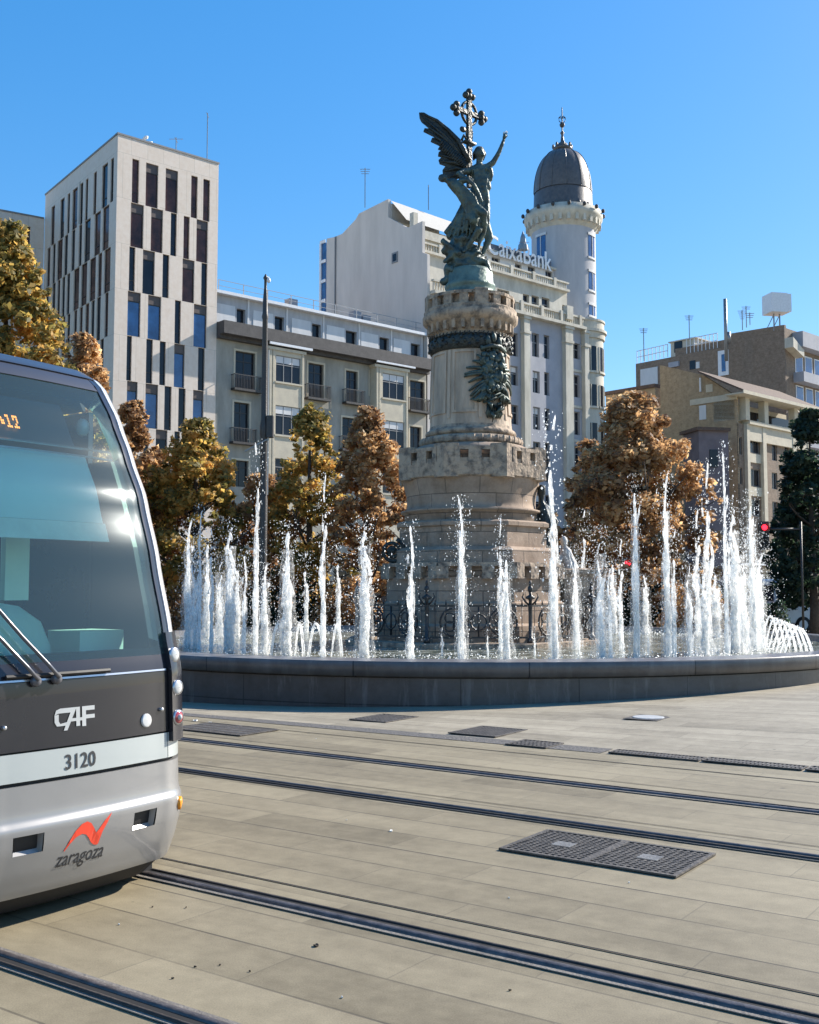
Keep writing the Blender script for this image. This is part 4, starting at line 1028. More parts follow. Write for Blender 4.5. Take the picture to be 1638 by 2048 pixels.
# display box behind the glass
dp = patch('destination_display', mat('display_glass', (.05, .09, .12), .35, (.04, .07, .10), 2), -.36, .20, 2.57, 2.84, 24, 3, -.06, .02)
def led_rows(r0, hz, rowsets, px=.011):
    m = MB(TF)
    for j, row in enumerate(rowsets):
        for i, ch in enumerate(row):
            if ch == '#':
                r = r0 + i * px; h = hz - j * .015
                a = [tp(r, h, -.045), tp(r + px * .8, h, -.045), tp(r + px * .8, h + .012, -.045), tp(r, h + .012, -.045)]
                m.quad(*a)
    m.build('led_text', M['led'], dp)
led_rows(-.35, 2.685, ["", "", ".##.#######.......", ".##.#######.......", ""])
led_rows(-.175, 2.69, ["##...##..###", ".##...#..#.#", "..##..#....#", "..##..#...#.", ".....###.###"], .0085)
for hh in (2.555, 2.50): patch('header_trim', M['tram_chrome'], -.40, .40, hh, hh + .010, 24, 1, -.05, .01)
m = MB(TF); p_ = tp(-.375, 2.52, -.05); m.ball(p_, .035, 12, 8); m.build('camera_dome', M['lens'], tr)
# headlamp high in the windscreen corner
m = MB(TF); m.smooth = True; m.ball(tp(.285, 2.70, -.05), (.045, .04, .055), 12, 8); m.build('marker_lamp', M['lens'], tr)
# blind and cab
def inner(name, m_, r0, r1, h0, h1, dd, par=None):
    m = MB(TF); RS = rs(r0, r1, 14); HS = rs(h0, h1, 8)
    ids = [[m.V(tpos(r, h).x * .97, tpos(r, h).y + dd, h) for r in RS] for h in HS]
    ids2 = [[m.V(tpos(r, h).x * .97, tpos(r, h).y + dd + .015, h) for r in RS] for h in HS]
    for j in range(8):
        for i in range(14): m.Fc(ids[j][i], ids[j][i + 1], ids[j + 1][i + 1], ids[j + 1][i]); m.Fc(ids2[j][i + 1], ids2[j][i], ids2[j + 1][i], ids2[j + 1][i + 1])
    for i in range(14): m.Fc(ids[0][i + 1], ids[0][i], ids2[0][i], ids2[0][i + 1])
    return m.build(name, m_, par or tr)
bl = inner('roller_blind', M['blind'], -.50, .29, 2.09, 2.49, .12)
inner('blind_hem', M['blind_hem'], -.50, .30, 1.98, 2.088, .115, bl)
m = MB(TF); m.box(-.62, .62, 5.0, 5.05, .3, 1.30); m.box(-.62, .62, 5.05, 5.9, 1.25, 1.30); m.build('dashboard', M['cab_dark'], tr)
m = MB(TF); m.smooth = True; m.lathe([(.54, 1.28), (.535, 1.38), (.47, 1.52), (.33, 1.61), (.15, 1.64), (0.01, 1.645)], 36, cx=-.36, cy=5.35, sy=.5); m.build('instrument_hood', M['cab_seat'], tr)
m = MB(TF); m.box(-.45, .05, 6.6, 6.72, 1.0, 1.95); m.box(-.45, .05, 6.2, 6.6, 1.0, 1.1); m.box(-.32, -.08, 6.59, 6.7, 1.97, 2.15); m.build('driver_seat', M['cab_dark'], tr)
m = MB(TF); m.box(.0, .16, 5.50, 5.56, 1.64, 2.04); m.build('cab_screen', M['cab_seat'], tr)
m = MB(TF); m.box(.30, .62, 5.2, 5.5, 1.31, 1.46); m.build('control_desk', M['cab_seat'], tr)
m = MB(TF); m.box(-1.2, 1.2, 7.6, 7.65, .35, 3.1); m.box(-.15, .03, 5.55, 5.62, 1.3, 2.2); m.build('cab_bulkhead', M['cab'], tr)
# body sides, roof and floor
L_END = 30
for s in (-1, 1):
    def side(y0, y1, z0, z1, t_=.04, o_=0): return MB(TF).box(min(s * (1.285 + o_), s * (1.325 + o_)), max(s * (1.285 + o_), s * (1.325 + o_)), y0, y1, z0, z1)
    side(5.72, L_END, .30, .885).build('body_side', M['tram_silver'], tr)
    side(5.74, L_END, .886, 1.25).build('body_side', M['tram_black'], tr)
    side(6.42, L_END, 2.62, 3.0).build('body_side', M['tram_black'], tr)
    sg_ = MB((PN.x * TP, PN.y * TP, TA + math.pi / 2, 0)); hs4 = [1.25, 1.6, 2.0, 2.4, 2.62]
    sg_.slab([(tpos(1, h).y + .0, h) for h in hs4] + [(6.28, 2.62), (6.28, 1.25)], min(-s * 1.285, -s * 1.325), max(-s * 1.285, -s * 1.325)); sg_.build('corner_post', M['tram_black'], tr)
    y = 6.28; k_ = 0
    while y < L_END - .2:
        wd = 1.3 if k_ % 3 else 1.0
        side(y, y + .08, 1.251, 2.619).build('window_post', M['tram_black'], tr)
        wn = side(y + .081, min(L_END, y + wd) - .001, 1.252, 2.618, o_=-.015).build('side_window', M['dark_glass'], tr)
        y += wd; k_ += 1
    patch('headlight_housing', M['tram_black'], *((.432, .66) if s > 0 else (-.66, -.432)), .835, 1.45, 20, 24, .03, .06)
hl = {}
hh_ = [o for o in tr.children if o.name.startswith('headlight_housing')]
for s, hs_ in ((-1, hh_[0]), (1, hh_[1])):
    for hz, nm, mt_ in ((1.315, 'headlight', 'lens'), (1.135, 'headlight', 'lens'), (.965, 'tail_light', 'lens_red')):
        c_ = Vector(tp(s * .462, hz, .036)); n_ = (tnorm(s * .462, hz) + Vector((0, -3.0, 0))).normalized()
        u = Vector((n_.y, -n_.x, 0)).normalized(); v_ = n_.cross(u)
        m = MB(TF); m.smooth = True
        rg_ = []
        for r_, d_ in ((.043, -.03), (.043, .006), (.036, .009)): rg_.append([m.V(*(c_ + (u * math.cos(2 * math.pi * k_ / 20) + v_ * math.sin(2 * math.pi * k_ / 20)) * r_ + n_ * d_)) for k_ in range(20)])
        for j in range(2):
            for k_ in range(20): m.Fc(rg_[j][k_], rg_[j][(k_ + 1) % 20], rg_[j + 1][(k_ + 1) % 20], rg_[j + 1][k_])
        m.build('bezel', M['tram_chrome'], hs_)
        m = MB(TF); m.smooth = True; rg_ = []
        for r_, d_ in ((.036, .006), (.031, .010), (.020, .013), (.002, .014)): rg_.append([m.V(*(c_ + (u * math.cos(2 * math.pi * k_ / 20) + v_ * math.sin(2 * math.pi * k_ / 20)) * r_ + n_ * d_)) for k_ in range(20)])
        for j in range(3):
            for k_ in range(20): m.Fc(rg_[j][k_], rg_[j][(k_ + 1) % 20], rg_[j + 1][(k_ + 1) % 20], rg_[j + 1][k_])
        m.build(nm, M[mt_], hs_)
        if nm == 'tail_light':
            m = MB(TF); m.smooth = True; m.ball(c_ + n_ * .012, (.017, .017, .018), 10, 6); m.build('bulb', M['lens'], hs_)
def disc(name, m_, r, h, rad, par=None, off=.004, n=24, d=.01, sx=1.0, sz=1.0):
    c_ = Vector(tp(r, h, off)); n_ = tnorm(r, h); u = Vector((n_.y, -n_.x, 0)).normalized(); v_ = n_.cross(u); m = MB(TF); m.smooth = True; rg_ = []
    for r_, d_ in ((rad, -.004), (rad, d), (rad * .8, d * 1.5), (.001, d * 1.6)): rg_.append([m.V(*(c_ + (u * math.cos(2 * math.pi * k_ / n) * sx + v_ * math.sin(2 * math.pi * k_ / n) * sz) * r_ + n_ * d_)) for k_ in range(n)])
    for j in range(3):
        for k_ in range(n): m.Fc(rg_[j][k_], rg_[j][(k_ + 1) % n], rg_[j + 1][(k_ + 1) % n], rg_[j + 1][k_])
    return m.build(name, m_, par or tr)
for s in (-1, 1):
    if s > 0: disc('round_lamp', M['lens'], s * .294, .97, .038, d=.004)
    disc('side_knob', M['tram_chrome'], s * .383, 1.02, .011)
    disc('reflector', M['orange'], s * .492, .475, .032, None, .002, 4, .010, .8, 1.2)
# lettering and emblems laid on the curved front
def on_front(name, tris_or_polys, m_, off, par, sub=1):
    m = MB(TF)
    for poly in tris_or_polys:
        m.Fc(*[m.V(*tp(x / interp(WT, h), h, off)) for x, h in poly])
    return m.build(name, m_, par)
def text_polys(txt, size, shear=0, xs=1.0, bold=0.0):
    cu = bpy.data.curves.new('lettering', 'FONT'); cu.body = txt; cu.size = size; cu.shear = shear; cu.align_x = 'CENTER'; cu.offset = bold; cu.resolution_u = 3
    ob = bpy.data.objects.new('lettering', cu); col.objects.link(ob)
    me = bpy.data.meshes.new_from_object(ob.evaluated_get(bpy.context.evaluated_depsgraph_get()))
    bpy.data.objects.remove(ob); bpy.data.curves.remove(cu)
    P = [[(me.vertices[i].co.x * xs, me.vertices[i].co.y) for i in p.vertices] for p in me.polygons]; bpy.data.meshes.remove(me); return P
def place(P, x0, h0): return [[(x + x0, y + h0) for x, y in p] for p in P]
stripe0 = [o for o in tr.children if o.name.startswith('lower_stripe')][0]
fpan = [o for o in tr.children if o.name.startswith('front_panel')][0]
on_front('fleet_number', place(text_polys('3120', .108, 0, .92, .0012), -.07, .775), M['ink'], .0035, stripe0)
# maker's letters CAF drawn as slabs
def bar(x0, y0, x1, y1, x2, y2, x3, y3): return [(x0, y0), (x1, y1), (x2, y2), (x3, y3)]
S_ = .00112
def L(*pts): return [(x * S_ , y * S_) for x, y in pts]
caf = [L((20, 70), (95, 70), (95, 92), (30, 92)), L((0, 62), (20, 70), (30, 92), (8, 84)), L((0, 30), (22, 34), (22, 66), (0, 62)), L((0, 30), (12, 12), (30, 22), (22, 34)), L((12, 12), (78, 12), (82, 30), (30, 22)),
       L((48, -10), (68, -10), (120, 92), (96, 92)), L((96, 92), (120, 92), (138, 92), (138, 76)), L((117, 92), (138, 92), (138, 4), (117, 4)), L((78, 28), (117, 28), (117, 42), (86, 42)),
       L((150, 0), (172, 0), (172, 92), (150, 92)), L((172, 72), (222, 72), (222, 92), (172, 92)), L((172, 34), (222, 34), (222, 52), (172, 52)), L((138, 28), (150, 28), (150, 42), (138, 42))]
on_front('maker_letters', place(caf, -.225, .985), M['pale_ink'], .004, fpan)
# emblem
E1 = [(0, 0), (18, 42), (40, 78), (70, 104), (98, 110), (122, 98), (140, 70), (152, 44), (165, 62), (190, 92), (220, 116), (204, 88), (190, 58), (178, 20), (170, 0), (150, 4), (130, 26), (112, 50), (88, 58), (60, 54), (36, 38), (16, 12)]
fan = []
em = [(12, 5), (30, 40), (52, 74), (80, 98), (104, 104), (124, 94), (140, 72), (152, 50)]
em2 = [(14, 0), (36, 30), (58, 50), (84, 58), (104, 52), (120, 34), (134, 14), (150, 2)]
for i in range(7): fan.append([em2[i], em2[i + 1], em[i + 1], em[i]])
fan.append([(150, 2), (166, -2), (170, 30), (152, 50)]); fan.append([(166, -2), (172, 2), (182, 48), (170, 30)][0:4]); fan.append([(152, 50), (170, 30), (182, 48), (164, 62)]); fan.append([(164, 62), (182, 48), (206, 86), (190, 92)]); fan.append([(190, 92), (206, 86), (224, 118), (222, 118)])
on_front('emblem', place([[(x * .00134, y * .0013) for x, y in p] for p in fan], -.185, .362), M['red_ink'], .002, bum)
on_front('city_name', place(text_polys('zaragoza', .115, .18, .74, .0006), -.055, .285), M['ink'], .002, bum)
# wipers
for (x0, h0, x1, h1) in ((-.22, 1.24, -.80, 1.93), (-.34, 1.235, -.90, 1.90)):
    m = MB(TF); m.smooth = True; N_ = 10
    m.tube([tp((x0 + (x1 - x0) * i / N_) / 1.325, h0 + (h1 - h0) * i / N_, .05) for i in range(N_ + 1)], .011, 6)
    m.ball(tp(x0 / 1.325, h0, .02), .03, 8, 6)
    m.build('wiper', M['wiper_grey'], tr)
m = MB(TF); m.tube([tp(x / 1.325, 1.262 + .0 * x, .02) for x in (-.5, -.3, -.1, .12)], .012, 6); m.build('wiper_bracket', M['tram_rubber'], tr)
# roof and underframe
m = MB(TF); m.box(-1.25, 1.25, 6.42, L_END, 3.0, 3.14); m.box(-1.0, 1.0, 6.1, 6.42, 3.0, 3.125); m.box(-.9, .9, 7.6, L_END, 3.14, 3.24); m.build('roof', M['tram_roof'], tr)
m = MB(TF); m.box(-1.0, 1.0, 8.2, 13, 3.28, 3.6); m.build('roof_equipment', M['tram_silver'], tr)
m = MB(TF)
def und(r, z, d): v_ = tpos(r, .16); return (v_.x * .97, v_.y + d, z)
RS = rs(-1, 1, 30)
a_ = [m.V(*und(r, .165, .01)) for r in RS]; b_ = [m.V(*und(r, .05, .16)) for r in RS]
for i in range(30): m.Fc(b_[i], b_[i + 1], a_[i + 1], a_[i])
m.box(-1.05, 1.05, 5.9, L_END, .05, .32); m.box(-.7, .7, 5.0, 5.9, .05, .3)
m.build('underframe', M['tram_under'], tr)
m = MB(TF); m.box(-1.28, 1.28, 7.66, L_END, .33, .36); m.build('floor', M['cab_dark'], tr)
# ---------------------------------------------------------------- buildings
STA = R(41.0)
class Face:
    """a vertical plane: s along it, d into the building"""
    def __init__(f, ox, oy, ang): f.ox, f.oy, f.a = ox, oy, ang; f.d = (math.cos(ang), math.sin(ang)); f.n = (-math.sin(ang), math.cos(ang))
    def fr(f): return (f.ox, f.oy, f.a, 0)
    def pt(f, px, py, depth=0):
        r = ray(px, py); ox = f.ox + f.n[0] * depth; oy = f.oy + f.n[1] * depth
        k = (ox * f.n[0] + oy * f.n[1]) / (r[0] * f.n[0] + r[1] * f.n[1])
        X, Y, Z = r[0] * k, r[1] * k, CAMH + r[2] * k
        return ((X - ox) * f.d[0] + (Y - oy) * f.d[1], Z)
    def rect(f, x0, y0, x1, y1, depth=0):
        a = f.pt(x0, (y0 + y1) / 2, depth)[0]; b = f.pt(x1, (y0 + y1) / 2, depth)[0]; xm = (x0 + x1) / 2
        return (a, b, f.pt(xm, y1, depth)[1], f.pt(xm, y0, depth)[1])
def wall(name, face, s0, s1, z0, z1, ops, m_, parent, depth=.25, dd=0.0):
    ops = [(max(s0, a), min(s1, b), max(z0, c), min(z1, d)) for a, b, c, d in ops]
    ops = [o for o in ops if o[1] - o[0] > .02 and o[3] - o[2] > .02]
    S = sorted(set([round(s0, 3), round(s1, 3)] + [round(v, 3) for o in ops for v in o[:2]])); Z = sorted(set([round(z0, 3), round(z1, 3)] + [round(v, 3) for o in ops for v in o[2:]]))
    m = MB(face.fr())
    def inside(s, z): return any(a < s < b and c < z < d for a, b, c, d in ops)
    G_ = {}
    def V(s, z):
        if (s, z) not in G_: G_[s, z] = m.V(s, dd, z)
        return G_[s, z]
    for j in range(len(Z) - 1):
        for i in range(len(S) - 1):
            if not inside((S[i] + S[i + 1]) / 2, (Z[j] + Z[j + 1]) / 2): m.Fc(V(S[i], Z[j]), V(S[i + 1], Z[j]), V(S[i + 1], Z[j + 1]), V(S[i], Z[j + 1]))
    for a, b, c, d in ops:
        for p, q in (((a, c), (b, c)), ((b, c), (b, d)), ((b, d), (a, d)), ((a, d), (a, c))):
            m.quad((p[0], dd, p[1]), (p[0], dd + depth, p[1]), (q[0], dd + depth, q[1]), (q[0], dd, q[1]))
    return m.build(name, m_, parent)
def window(face, rc, parent, glass, frame, dd=.18, mull=1, trans=0, fw=.06, blind=None, name='window'):
    a, b, c, d = rc; m = MB(face.fr())
    m.box(a - .01, a + fw, dd, dd + .06, c, d); m.box(b - fw, b + .01, dd, dd + .06, c, d); m.box(a + fw, b - fw, dd, dd + .06, c - .01, c + fw); m.box(a + fw, b - fw, dd, dd + .06, d - fw, d + .01)
    for i in range(1, mull + 1):
        x = a + (b - a) * i / (mull + 1); m.box(x - fw / 2, x + fw / 2, dd + .005, dd + .055, c + fw, d - fw)
    if trans:
        z = c + (d - c) * trans; m.box(a + fw, b - fw, dd + .003, dd + .057, z - fw / 2, z + fw / 2)
    w_ = m.build(name, frame, parent)
    m = MB(face.fr()); m.quad((a, dd + .035, c), (b, dd + .035, c), (b, dd + .035, d), (a, dd + .035, d)); m.build('pane', glass, w_)
    if blind:
        m = MB(face.fr()); m.box(a + fw, b - fw, dd + .012, dd + .028, d - (d - c) * blind, d - fw); m.build('blind', M['white_b'], w_)
    return w_
def vol(name, pts, z0, z1, m_, parent):      # closed block on a ground polygon (world xy)
    return MB().prism(pts, z0, z1).build(name, m_, parent)
def off(face, s, d): return (face.ox + face.d[0] * s + face.n[0] * d, face.oy + face.d[1] * s + face.n[1] * d)

# --- modern office tower
A0 = AT(236, 268, 70.0)
M['attic_grey'] = mat('grey_attic_render', (.46, .46, .47), .8, (.34, .34, .35), 1.6, .1, stretch=(1, 1, .3))
FA = Face(A0.x, 70.0, STA)
sA = FA.pt(437.5, 325)[0]; zA = FA.pt(235, 268)[1]
LA = (AT(91, 392, 81.2).x, 81.2); aL = math.atan2(70.0 - LA[1], A0.x - LA[0]); FL = Face(LA[0], LA[1], aL); sL = math.hypot(70 - LA[1], A0.x - LA[0])
ba = thing('office_tower', 'tall cream clad office tower with staggered narrow dark windows', 'building', (-19, 70, 0))
rows = [FA.pt(262, 316)[1] - 3.04 * k_ for k_ in range(9)]
cols = [[(258, 271), (286, 310), (326, 350), (378, 390), (402.5, 415)], [(257, 282), (298, 321), (338, 349), (364, 375), (390, 412)], [(255.5, 266.5), (283, 306), (323, 335), (363, 386), (401, 412)], [(254, 279), (295, 320), (349, 360), (387, 412)], [(254, 263), (293, 305), (320, 331), (349, 369), (397, 409)], [(256, 276), (293, 317), (331, 344), (359, 372), (388, 408)], [(254, 265), (290, 300), (315, 337), (352, 362), (380, 404)], [(256, 276), (296, 306), (325, 345), (366, 388), (398, 408)]]
opsA = []; spec = []
rgA = random.Random(4)
for k_, cs in enumerate(cols):
    z1, z0 = rows[k_], rows[k_ + 1] + .02
    for (x0, x1) in cs:
        a = FA.pt(x0 - .4, 700)[0]; b = FA.pt(x1 + .6, 700)[0]; opsA.append((a, b, z0, z1)); spec.append((a, b, z0, z1, k_))
wall('front_wall', FA, 0, sA, 0, zA, opsA, M['panel_cream'], ba, .2)
for (a, b, z0, z1, k_) in spec:
    wide = b - a > .7
    gl = M['brown_glass'] if k_ < 1 or (rgA.random() < .30 and k_ < 3) else (M['sky_blue_glass'] if wide and (k_ in (1, 3, 4, 5) or rgA.random() < .4) else M['dark_glass'])
    if wide:   # brown spandrel over the glass
        w_ = window(FA, (a, b, z0, z1 - .62), ba, gl, M['frame_dark'], .12, 0, 0, .05, blind=None)
        MB(FA.fr()).box(a, b, .10, .19, z1 - .61, z1).build('spandrel', mat('bronze_spandrel', (.085, .062, .052), .45) if 'bs' not in M else M['bs'], w_)
    else: window(FA, (a, b, z0, z1), ba, gl, M['frame_dark'], .12, 0, .25, .04)
opsL = []; rg = random.Random(9)
xsL = {0: [(96, 103), (114, 122), (128, 133), (138, 148), (153, 159), (164, 169), (180, 186), (197, 208), (214, 220)]}
for k_ in range(8):
    z1, z0 = rows[k_], rows[k_ + 1] + .02
    if k_ == 0: iv = [(FL.pt(x0, 700)[0], FL.pt(x1, 700)[0]) for x0, x1 in xsL[0]]
    else:
        iv = []; s = .5 + .5 * rg.random()
        while s < sL - 1.3:
            w_ = rg.choice([.6, .7, 1.1]); iv.append((s, min(s + w_, sL - .75))); s += w_ + rg.choice([.4, .5, .75])
    for a, b in iv: opsL.append((a, b, z0, z1))
wall('side_wall', FL, 0, sL, 0, zA, opsL, M['panel_cream'], ba, .14)
for (a, b, z0, z1) in opsL[:88]:
    window(FL, (a, b, z0, z1), ba, M['brown_glass'] if rg.random() < .5 else M['dark_glass'], M['frame_dark'], .08, 0, .22, .04)
back = off(FA, sA, 12)
vol('core', [off(FA, .3, .36), off(FA, sA - .01, .36), off(FA, sA - .01, 12), (LA[0] + 5, LA[1] + 5.4), (LA[0] + .4, LA[1] + .1)], 0, zA - .05, M['panel_cream'], ba)
m = MB(FA.fr()); m.box(-.05, sA + .05, -.05, .3, zA, zA + .12); m.build('coping', M['frame_grey'], ba)
m = MB(FL.fr()); m.box(-.05, sL - .02, -.05, .3, zA, zA + .12); m.build('coping', M['frame_grey'], ba)
for (px, h) in ((288, 1.4), (297, 1.0)):
    q = AT(px, 280, 74); m = MB((q.x, q.y, 0, zA)); m.smooth = True; m.tube([(0, 0, -.2), (0, 0, h), (.12, 0, h + .12), (.25, 0, h + .08)], .13, 8); tag(m.build('roof_vent', M['white_metal']), 'white bent vent pipe on the office tower roof, %s' % ('taller one' if h > 1.2 else 'shorter one'), 'vent')
# the lower wing at the far left
FW = Face(LA[0] - 11.5, 73.5, math.atan2(7.7, 11.5)); sW = math.hypot(11.5, 7.7)
zW = CAMH + (1180 - 412) / F * 80.0 * 1.0
bw = thing('office_wing', 'lower cream clad office block at the far left behind the green tree', 'building', (-39, 73.5, 0))
oW = [FW.rect(45, 452, 60, 540), FW.rect(12, 445, 28, 540), (FW.pt(45, 600)[0], FW.pt(60, 600)[0], 15, 18.5), FW.rect(-20, 440, -8, 540), FW.rect(70, 560, 82, 650), (1, 1.6, 22, 26), (3, 4, 22, 26)]
wall('front_wall', FW, 0, sW - .02, 0, zW, oW, M['panel_cream'], bw, .3)
for rc in oW: window(FW, rc, bw, M['brown_glass'], M['frame_dark'], .2, 0, .5, .05)
vol('core', [off(FW, .1, .35), off(FW, sW - .1, .35), off(FW, sW - .1, 9), off(FW, .1, 9)], 0, zW - .03, M['panel_cream'], bw)
MB(FW.fr()).box(-.05, sW - .06, -.05, .35, zW, zW + .12).build('coping', M['frame_grey'], bw)

# --- beige residential building with attic
sB0 = sA; sB1 = 27.7
bb = thing('residential_building', 'long beige residential building with white attic and dark cornice', 'building', (FA.ox, FA.oy, 0))
Zb = lambda x, y, d=0: FA.pt(400 + x / 3.4125, 540 + y / 3.4125, d)
RB = lambda x0, y0, x1, y1, d=0: FA.rect(400 + x0 / 3.4125, 540 + y0 / 3.4125, 400 + x1 / 3.4125, 540 + y1 / 3.4125, d)
zc1 = Zb(800, 485)[1]; zc0 = Zb(800, 565)[1]      # cornice top / bottom
zg = Zb(800, 305, .5)[1]                              # attic gutter
doors = [RB(240, 560, 375, 820), RB(230, 905, 335, 1180), RB(738, 640, 842, 880), RB(995, 690, 1075, 910), RB(1432, 758, 1532, 965), RB(970, 1010, 1080, 1230), RB(1432, 1070, 1510, 1270), RB(225, 1300, 330, 1480), RB(740, 1000, 842, 1200), RB(1160, 700, 1186, 860)]
shops = [(sB0 + .6 + i * 3.3, sB0 + 3.3 + i * 3.3, .3, 3.8) for i in range(6)]
ground_w = [(a, b, z0 - 7.4, z1 - 7.4) for a, b, z0, z1 in doors[:5]] 
wall('facade', FA, sB0 + .01, sB1, 0, zc0, doors + shops + [g_ for g_ in ground_w if g_[2] > 4.2 and g_[3] < 8.6], M['stucco_b'], bb, .3)
for i, rc in enumerate(doors):
    w_ = window(FA, rc, bb, M['dark_glass'], M['frame_dark'], .2, 1, .75, .07, name='balcony_door')
    if i in (0, 1, 2, 3, 4, 5):       # iron balcony
        a, b, z0, z1 = rc; a -= .35; b += .35; m = MB(FA.fr()); m.box(a, b, -.55, 0, z0 - .16, z0)
        m.box(a, b, -.55, -.52, z0 + .95, z0 + 1.0); m.box(a, a + .03, -.52, 0, z0 + .95, z0 + 1.0); m.box(b - .03, b, -.52, 0, z0 + .95, z0 + 1.0)
        x = a
        while x < b: m.box(x, x + .025, -.55, -.52, z0, z0 + .95); x += .13
        for yy in (-.4, -.25, -.1): m.box(a, a + .025, yy, yy + .025, z0, z0 + .95); m.box(b - .025, b, yy, yy + .025, z0, z0 + .95)
        m.build('balcony', M['black_iron'], bb)
    m = MB(FA.fr()); a, b, z0, z1 = rc; m.box(a - .15, a, -.03, .02, z0, z1 + .15); m.box(b, b + .15, -.03, .02, z0, z1 + .15); m.box(a, b, -.03, .02, z1, z1 + .15); m.build('door_surround', M['cream_b'], w_)
for rc in shops: window(FA, rc, bb, M['dark_glass'], M['frame_dark'], .25, 1, .8, .08, name='shop_window')
# glazed bay towers
for (x0, x1, yy, lab) in ((470, 712, (590, 770, 930, 1130, 1290), 0), (1200, 1420, (710, 880, 1030, 1220, 1380), 1)):
    D_ = .7
    a = Zb(x0, 700, -D_)[0]; b = Zb(x1, 700, -D_)[0]
    zt = Zb((x0 + x1) / 2, 560 if not lab else 680, -D_)[1]
    FBt = Face(*off(FA, 0, -D_), STA); wa = Zb(x0 + 48, 700, -D_)[0]; wb = Zb(x1 - 25, 700, -D_)[0]
    zz = [FBt.pt(400 + (x0 + x1) / 2 / 3.4125, 540 + y_ / 3.4125)[1] for y_ in yy]
    ops = [(wa, wb, zz[1], zz[0]), (wa, wb, zz[3], zz[2]), (wa, wb, zz[3] - 3.6, zz[4])]
    bt = wall('bay', FBt, a, b, 4.3, zt, ops, M['cream_b'], bb, .2)
    for rc in ops:
        w_ = window(FBt, rc, bb, M['dark_glass'], M['frame_grey'], .08, 2, .66, .06, blind=.28 if rc is not ops[2] else None)
        m = MB(FBt.fr()); m.box(rc[0] - .1, rc[1] + .1, -.10, 0, rc[2] - .12, rc[2]); m.build('sill', M['cream_b'], w_)
    m = MB(FBt.fr()); m.box(a, a + .02, 0.0, D_, 4.3, zt); m.box(b - .02, b, 0, D_, 4.3, zt); m.box(a + .021, b - .021, .01, D_, zt - .02, zt - .001); m.box(a + .021, b - .021, .01, D_, 4.3, 4.33)
    for x in (a + .05, a + .33, b - .22): m.box(x, x + .16, -.06, -.002, 4.3, zt)
    m.box(a - .15, b + .1, -.12, D_, zt, zt + .22); m.build('bay_trim', M['cream_b'], bt)
    m = MB(FBt.fr()); m.box(a - .1, b + .55, -.30, -.15, zt + .34, zt + .52); m.build('awning_box', M['white_metal'], bt)
# string course and cornice
m = MB(FA.fr()); m.slab([(sB0 + .02, zc0), (sB1, zc0), (sB1, zc1), (sB0 + .02, zc1)], -1.0, .5); m.slab([(sB0 + .02, zc0 - .25), (sB1, zc0 - .25), (sB1, zc0 - .002), (sB0 + .02, zc0 - .002)], -.45, .3); m.build('cornice', M['slate'], bb)
att = [RB(250, 285, 310, 385, .5), RB(510, 345, 575, 430, .5), RB(765, 385, 825, 470, .5), RB(995, 430, 1070, 520, .5), RB(1225, 475, 1290, 560, .5), RB(1440, 520, 1500, 605, .5)]
F5 = Face(*off(FA, 0, .5), STA)
att = [(a, b, zc1 + .1, zc1 + 1.45) for a, b, c, d in att]
wall('attic_wall', F5, sB0 + .02, sB1, zc1 - .02, zg, att, M['attic_grey'], bb, .4)
for rc in att: window(F5, rc, bb, M['dark_glass'], M['frame_dark'], .3, 0, 0, .05, name='attic_window')
for (a, b, c, d) in att:
    MB(F5.fr()).box(a - 1.9, a - .15, -.03, -.002, zc1 + .2, d + .1).build('attic_panel', M['white_b'], bb)
    MB(F5.fr()).box(b + .15, b + .3, -.05, -.002, zc1, zg).build('attic_pilaster', M['white_b'], bb)
m = MB(F5.fr()); m.box(sB0 + .02, sB1 + .1, -.45, .3, zg, zg + .22); m.build('gutter', M['white_metal'], bb)
m = MB(F5.fr())      # pitched tile roof set back
m.slab([(0, 0)], 0, 0) if False else None
m.v = []; m.f = []; m.m = []; m.sm = []
a0 = Zb(350, 165, 5)[0]; rz = zg + 1.7
m.quad((a0, 1.2, zg + .2), (sB1, 1.2, zg + .2), (sB1, 5.5, rz), (a0, 5.5, rz)); m.quad((sB1, 9.8, zg + .2), (a0, 9.8, zg + .2), (a0, 5.5, rz), (sB1, 5.5, rz))
m.Fc(m.V(a0, 9.8, zg + .2), m.V(a0, 1.2, zg + .2), m.V(a0, 5.5, rz)); m.build('tile_roof', M['tile'], bb)
m = MB(F5.fr()); x = sB0 + .5
while x < sB1:
    m.box(x, x + .05, .15, .2, zg + .22, zg + 1.15); x += 2.1
m.box(sB0 + .5, sB1, .16, .19, zg + 1.12, zg + 1.16); m.box(sB0 + .5, sB1, .16, .19, zg + .7, zg + .73); m.build('roof_railing', M['grey_metal'], bb)
vol('core', [off(FA, sB0 + .02, .91), off(FA, sB1, .91), off(FA, sB1, 11), off(FA, sB0 + .02, 11)], 0, zg - .01, M['stucco_b'], bb)
m = MB(F5.fr()); 
for (s, h) in ((a0 + 3, .9), (a0 + 9.5, 1.1), (sB1 - 3.4, .8)): m.box(s, s + .8, 3.6, 4.3, zg + .9, zg + 1.5 + h * .6)
m.build('chimney', M['stone_c2'], bb)

# --- limestone corner building with blank gable and round tower
sC0 = sB1 + .15; sC1 = FA.pt(1166, 900)[0]
bc = thing('corner_building', 'white limestone corner building with blank side wall and bank letters on its roof', 'building', (FA.ox, FA.oy, 0))
Zc = lambda x, y, d=0: FA.pt(620 + x / 2.559, 360 + y / 2.559, d)
RC = lambda x0, y0, x1, y1, d=0: FA.rect(620 + x0 / 2.559, 360 + y0 / 2.559, 620 + x1 / 2.559, 360 + y1 / 2.559, d)
zC_corn = Zc(1250, 738)[1]       # main cornice/balustrade base
SET = 2.2
FC2 = Face(*off(FA, 0, SET), STA)   # set-back upper storeys
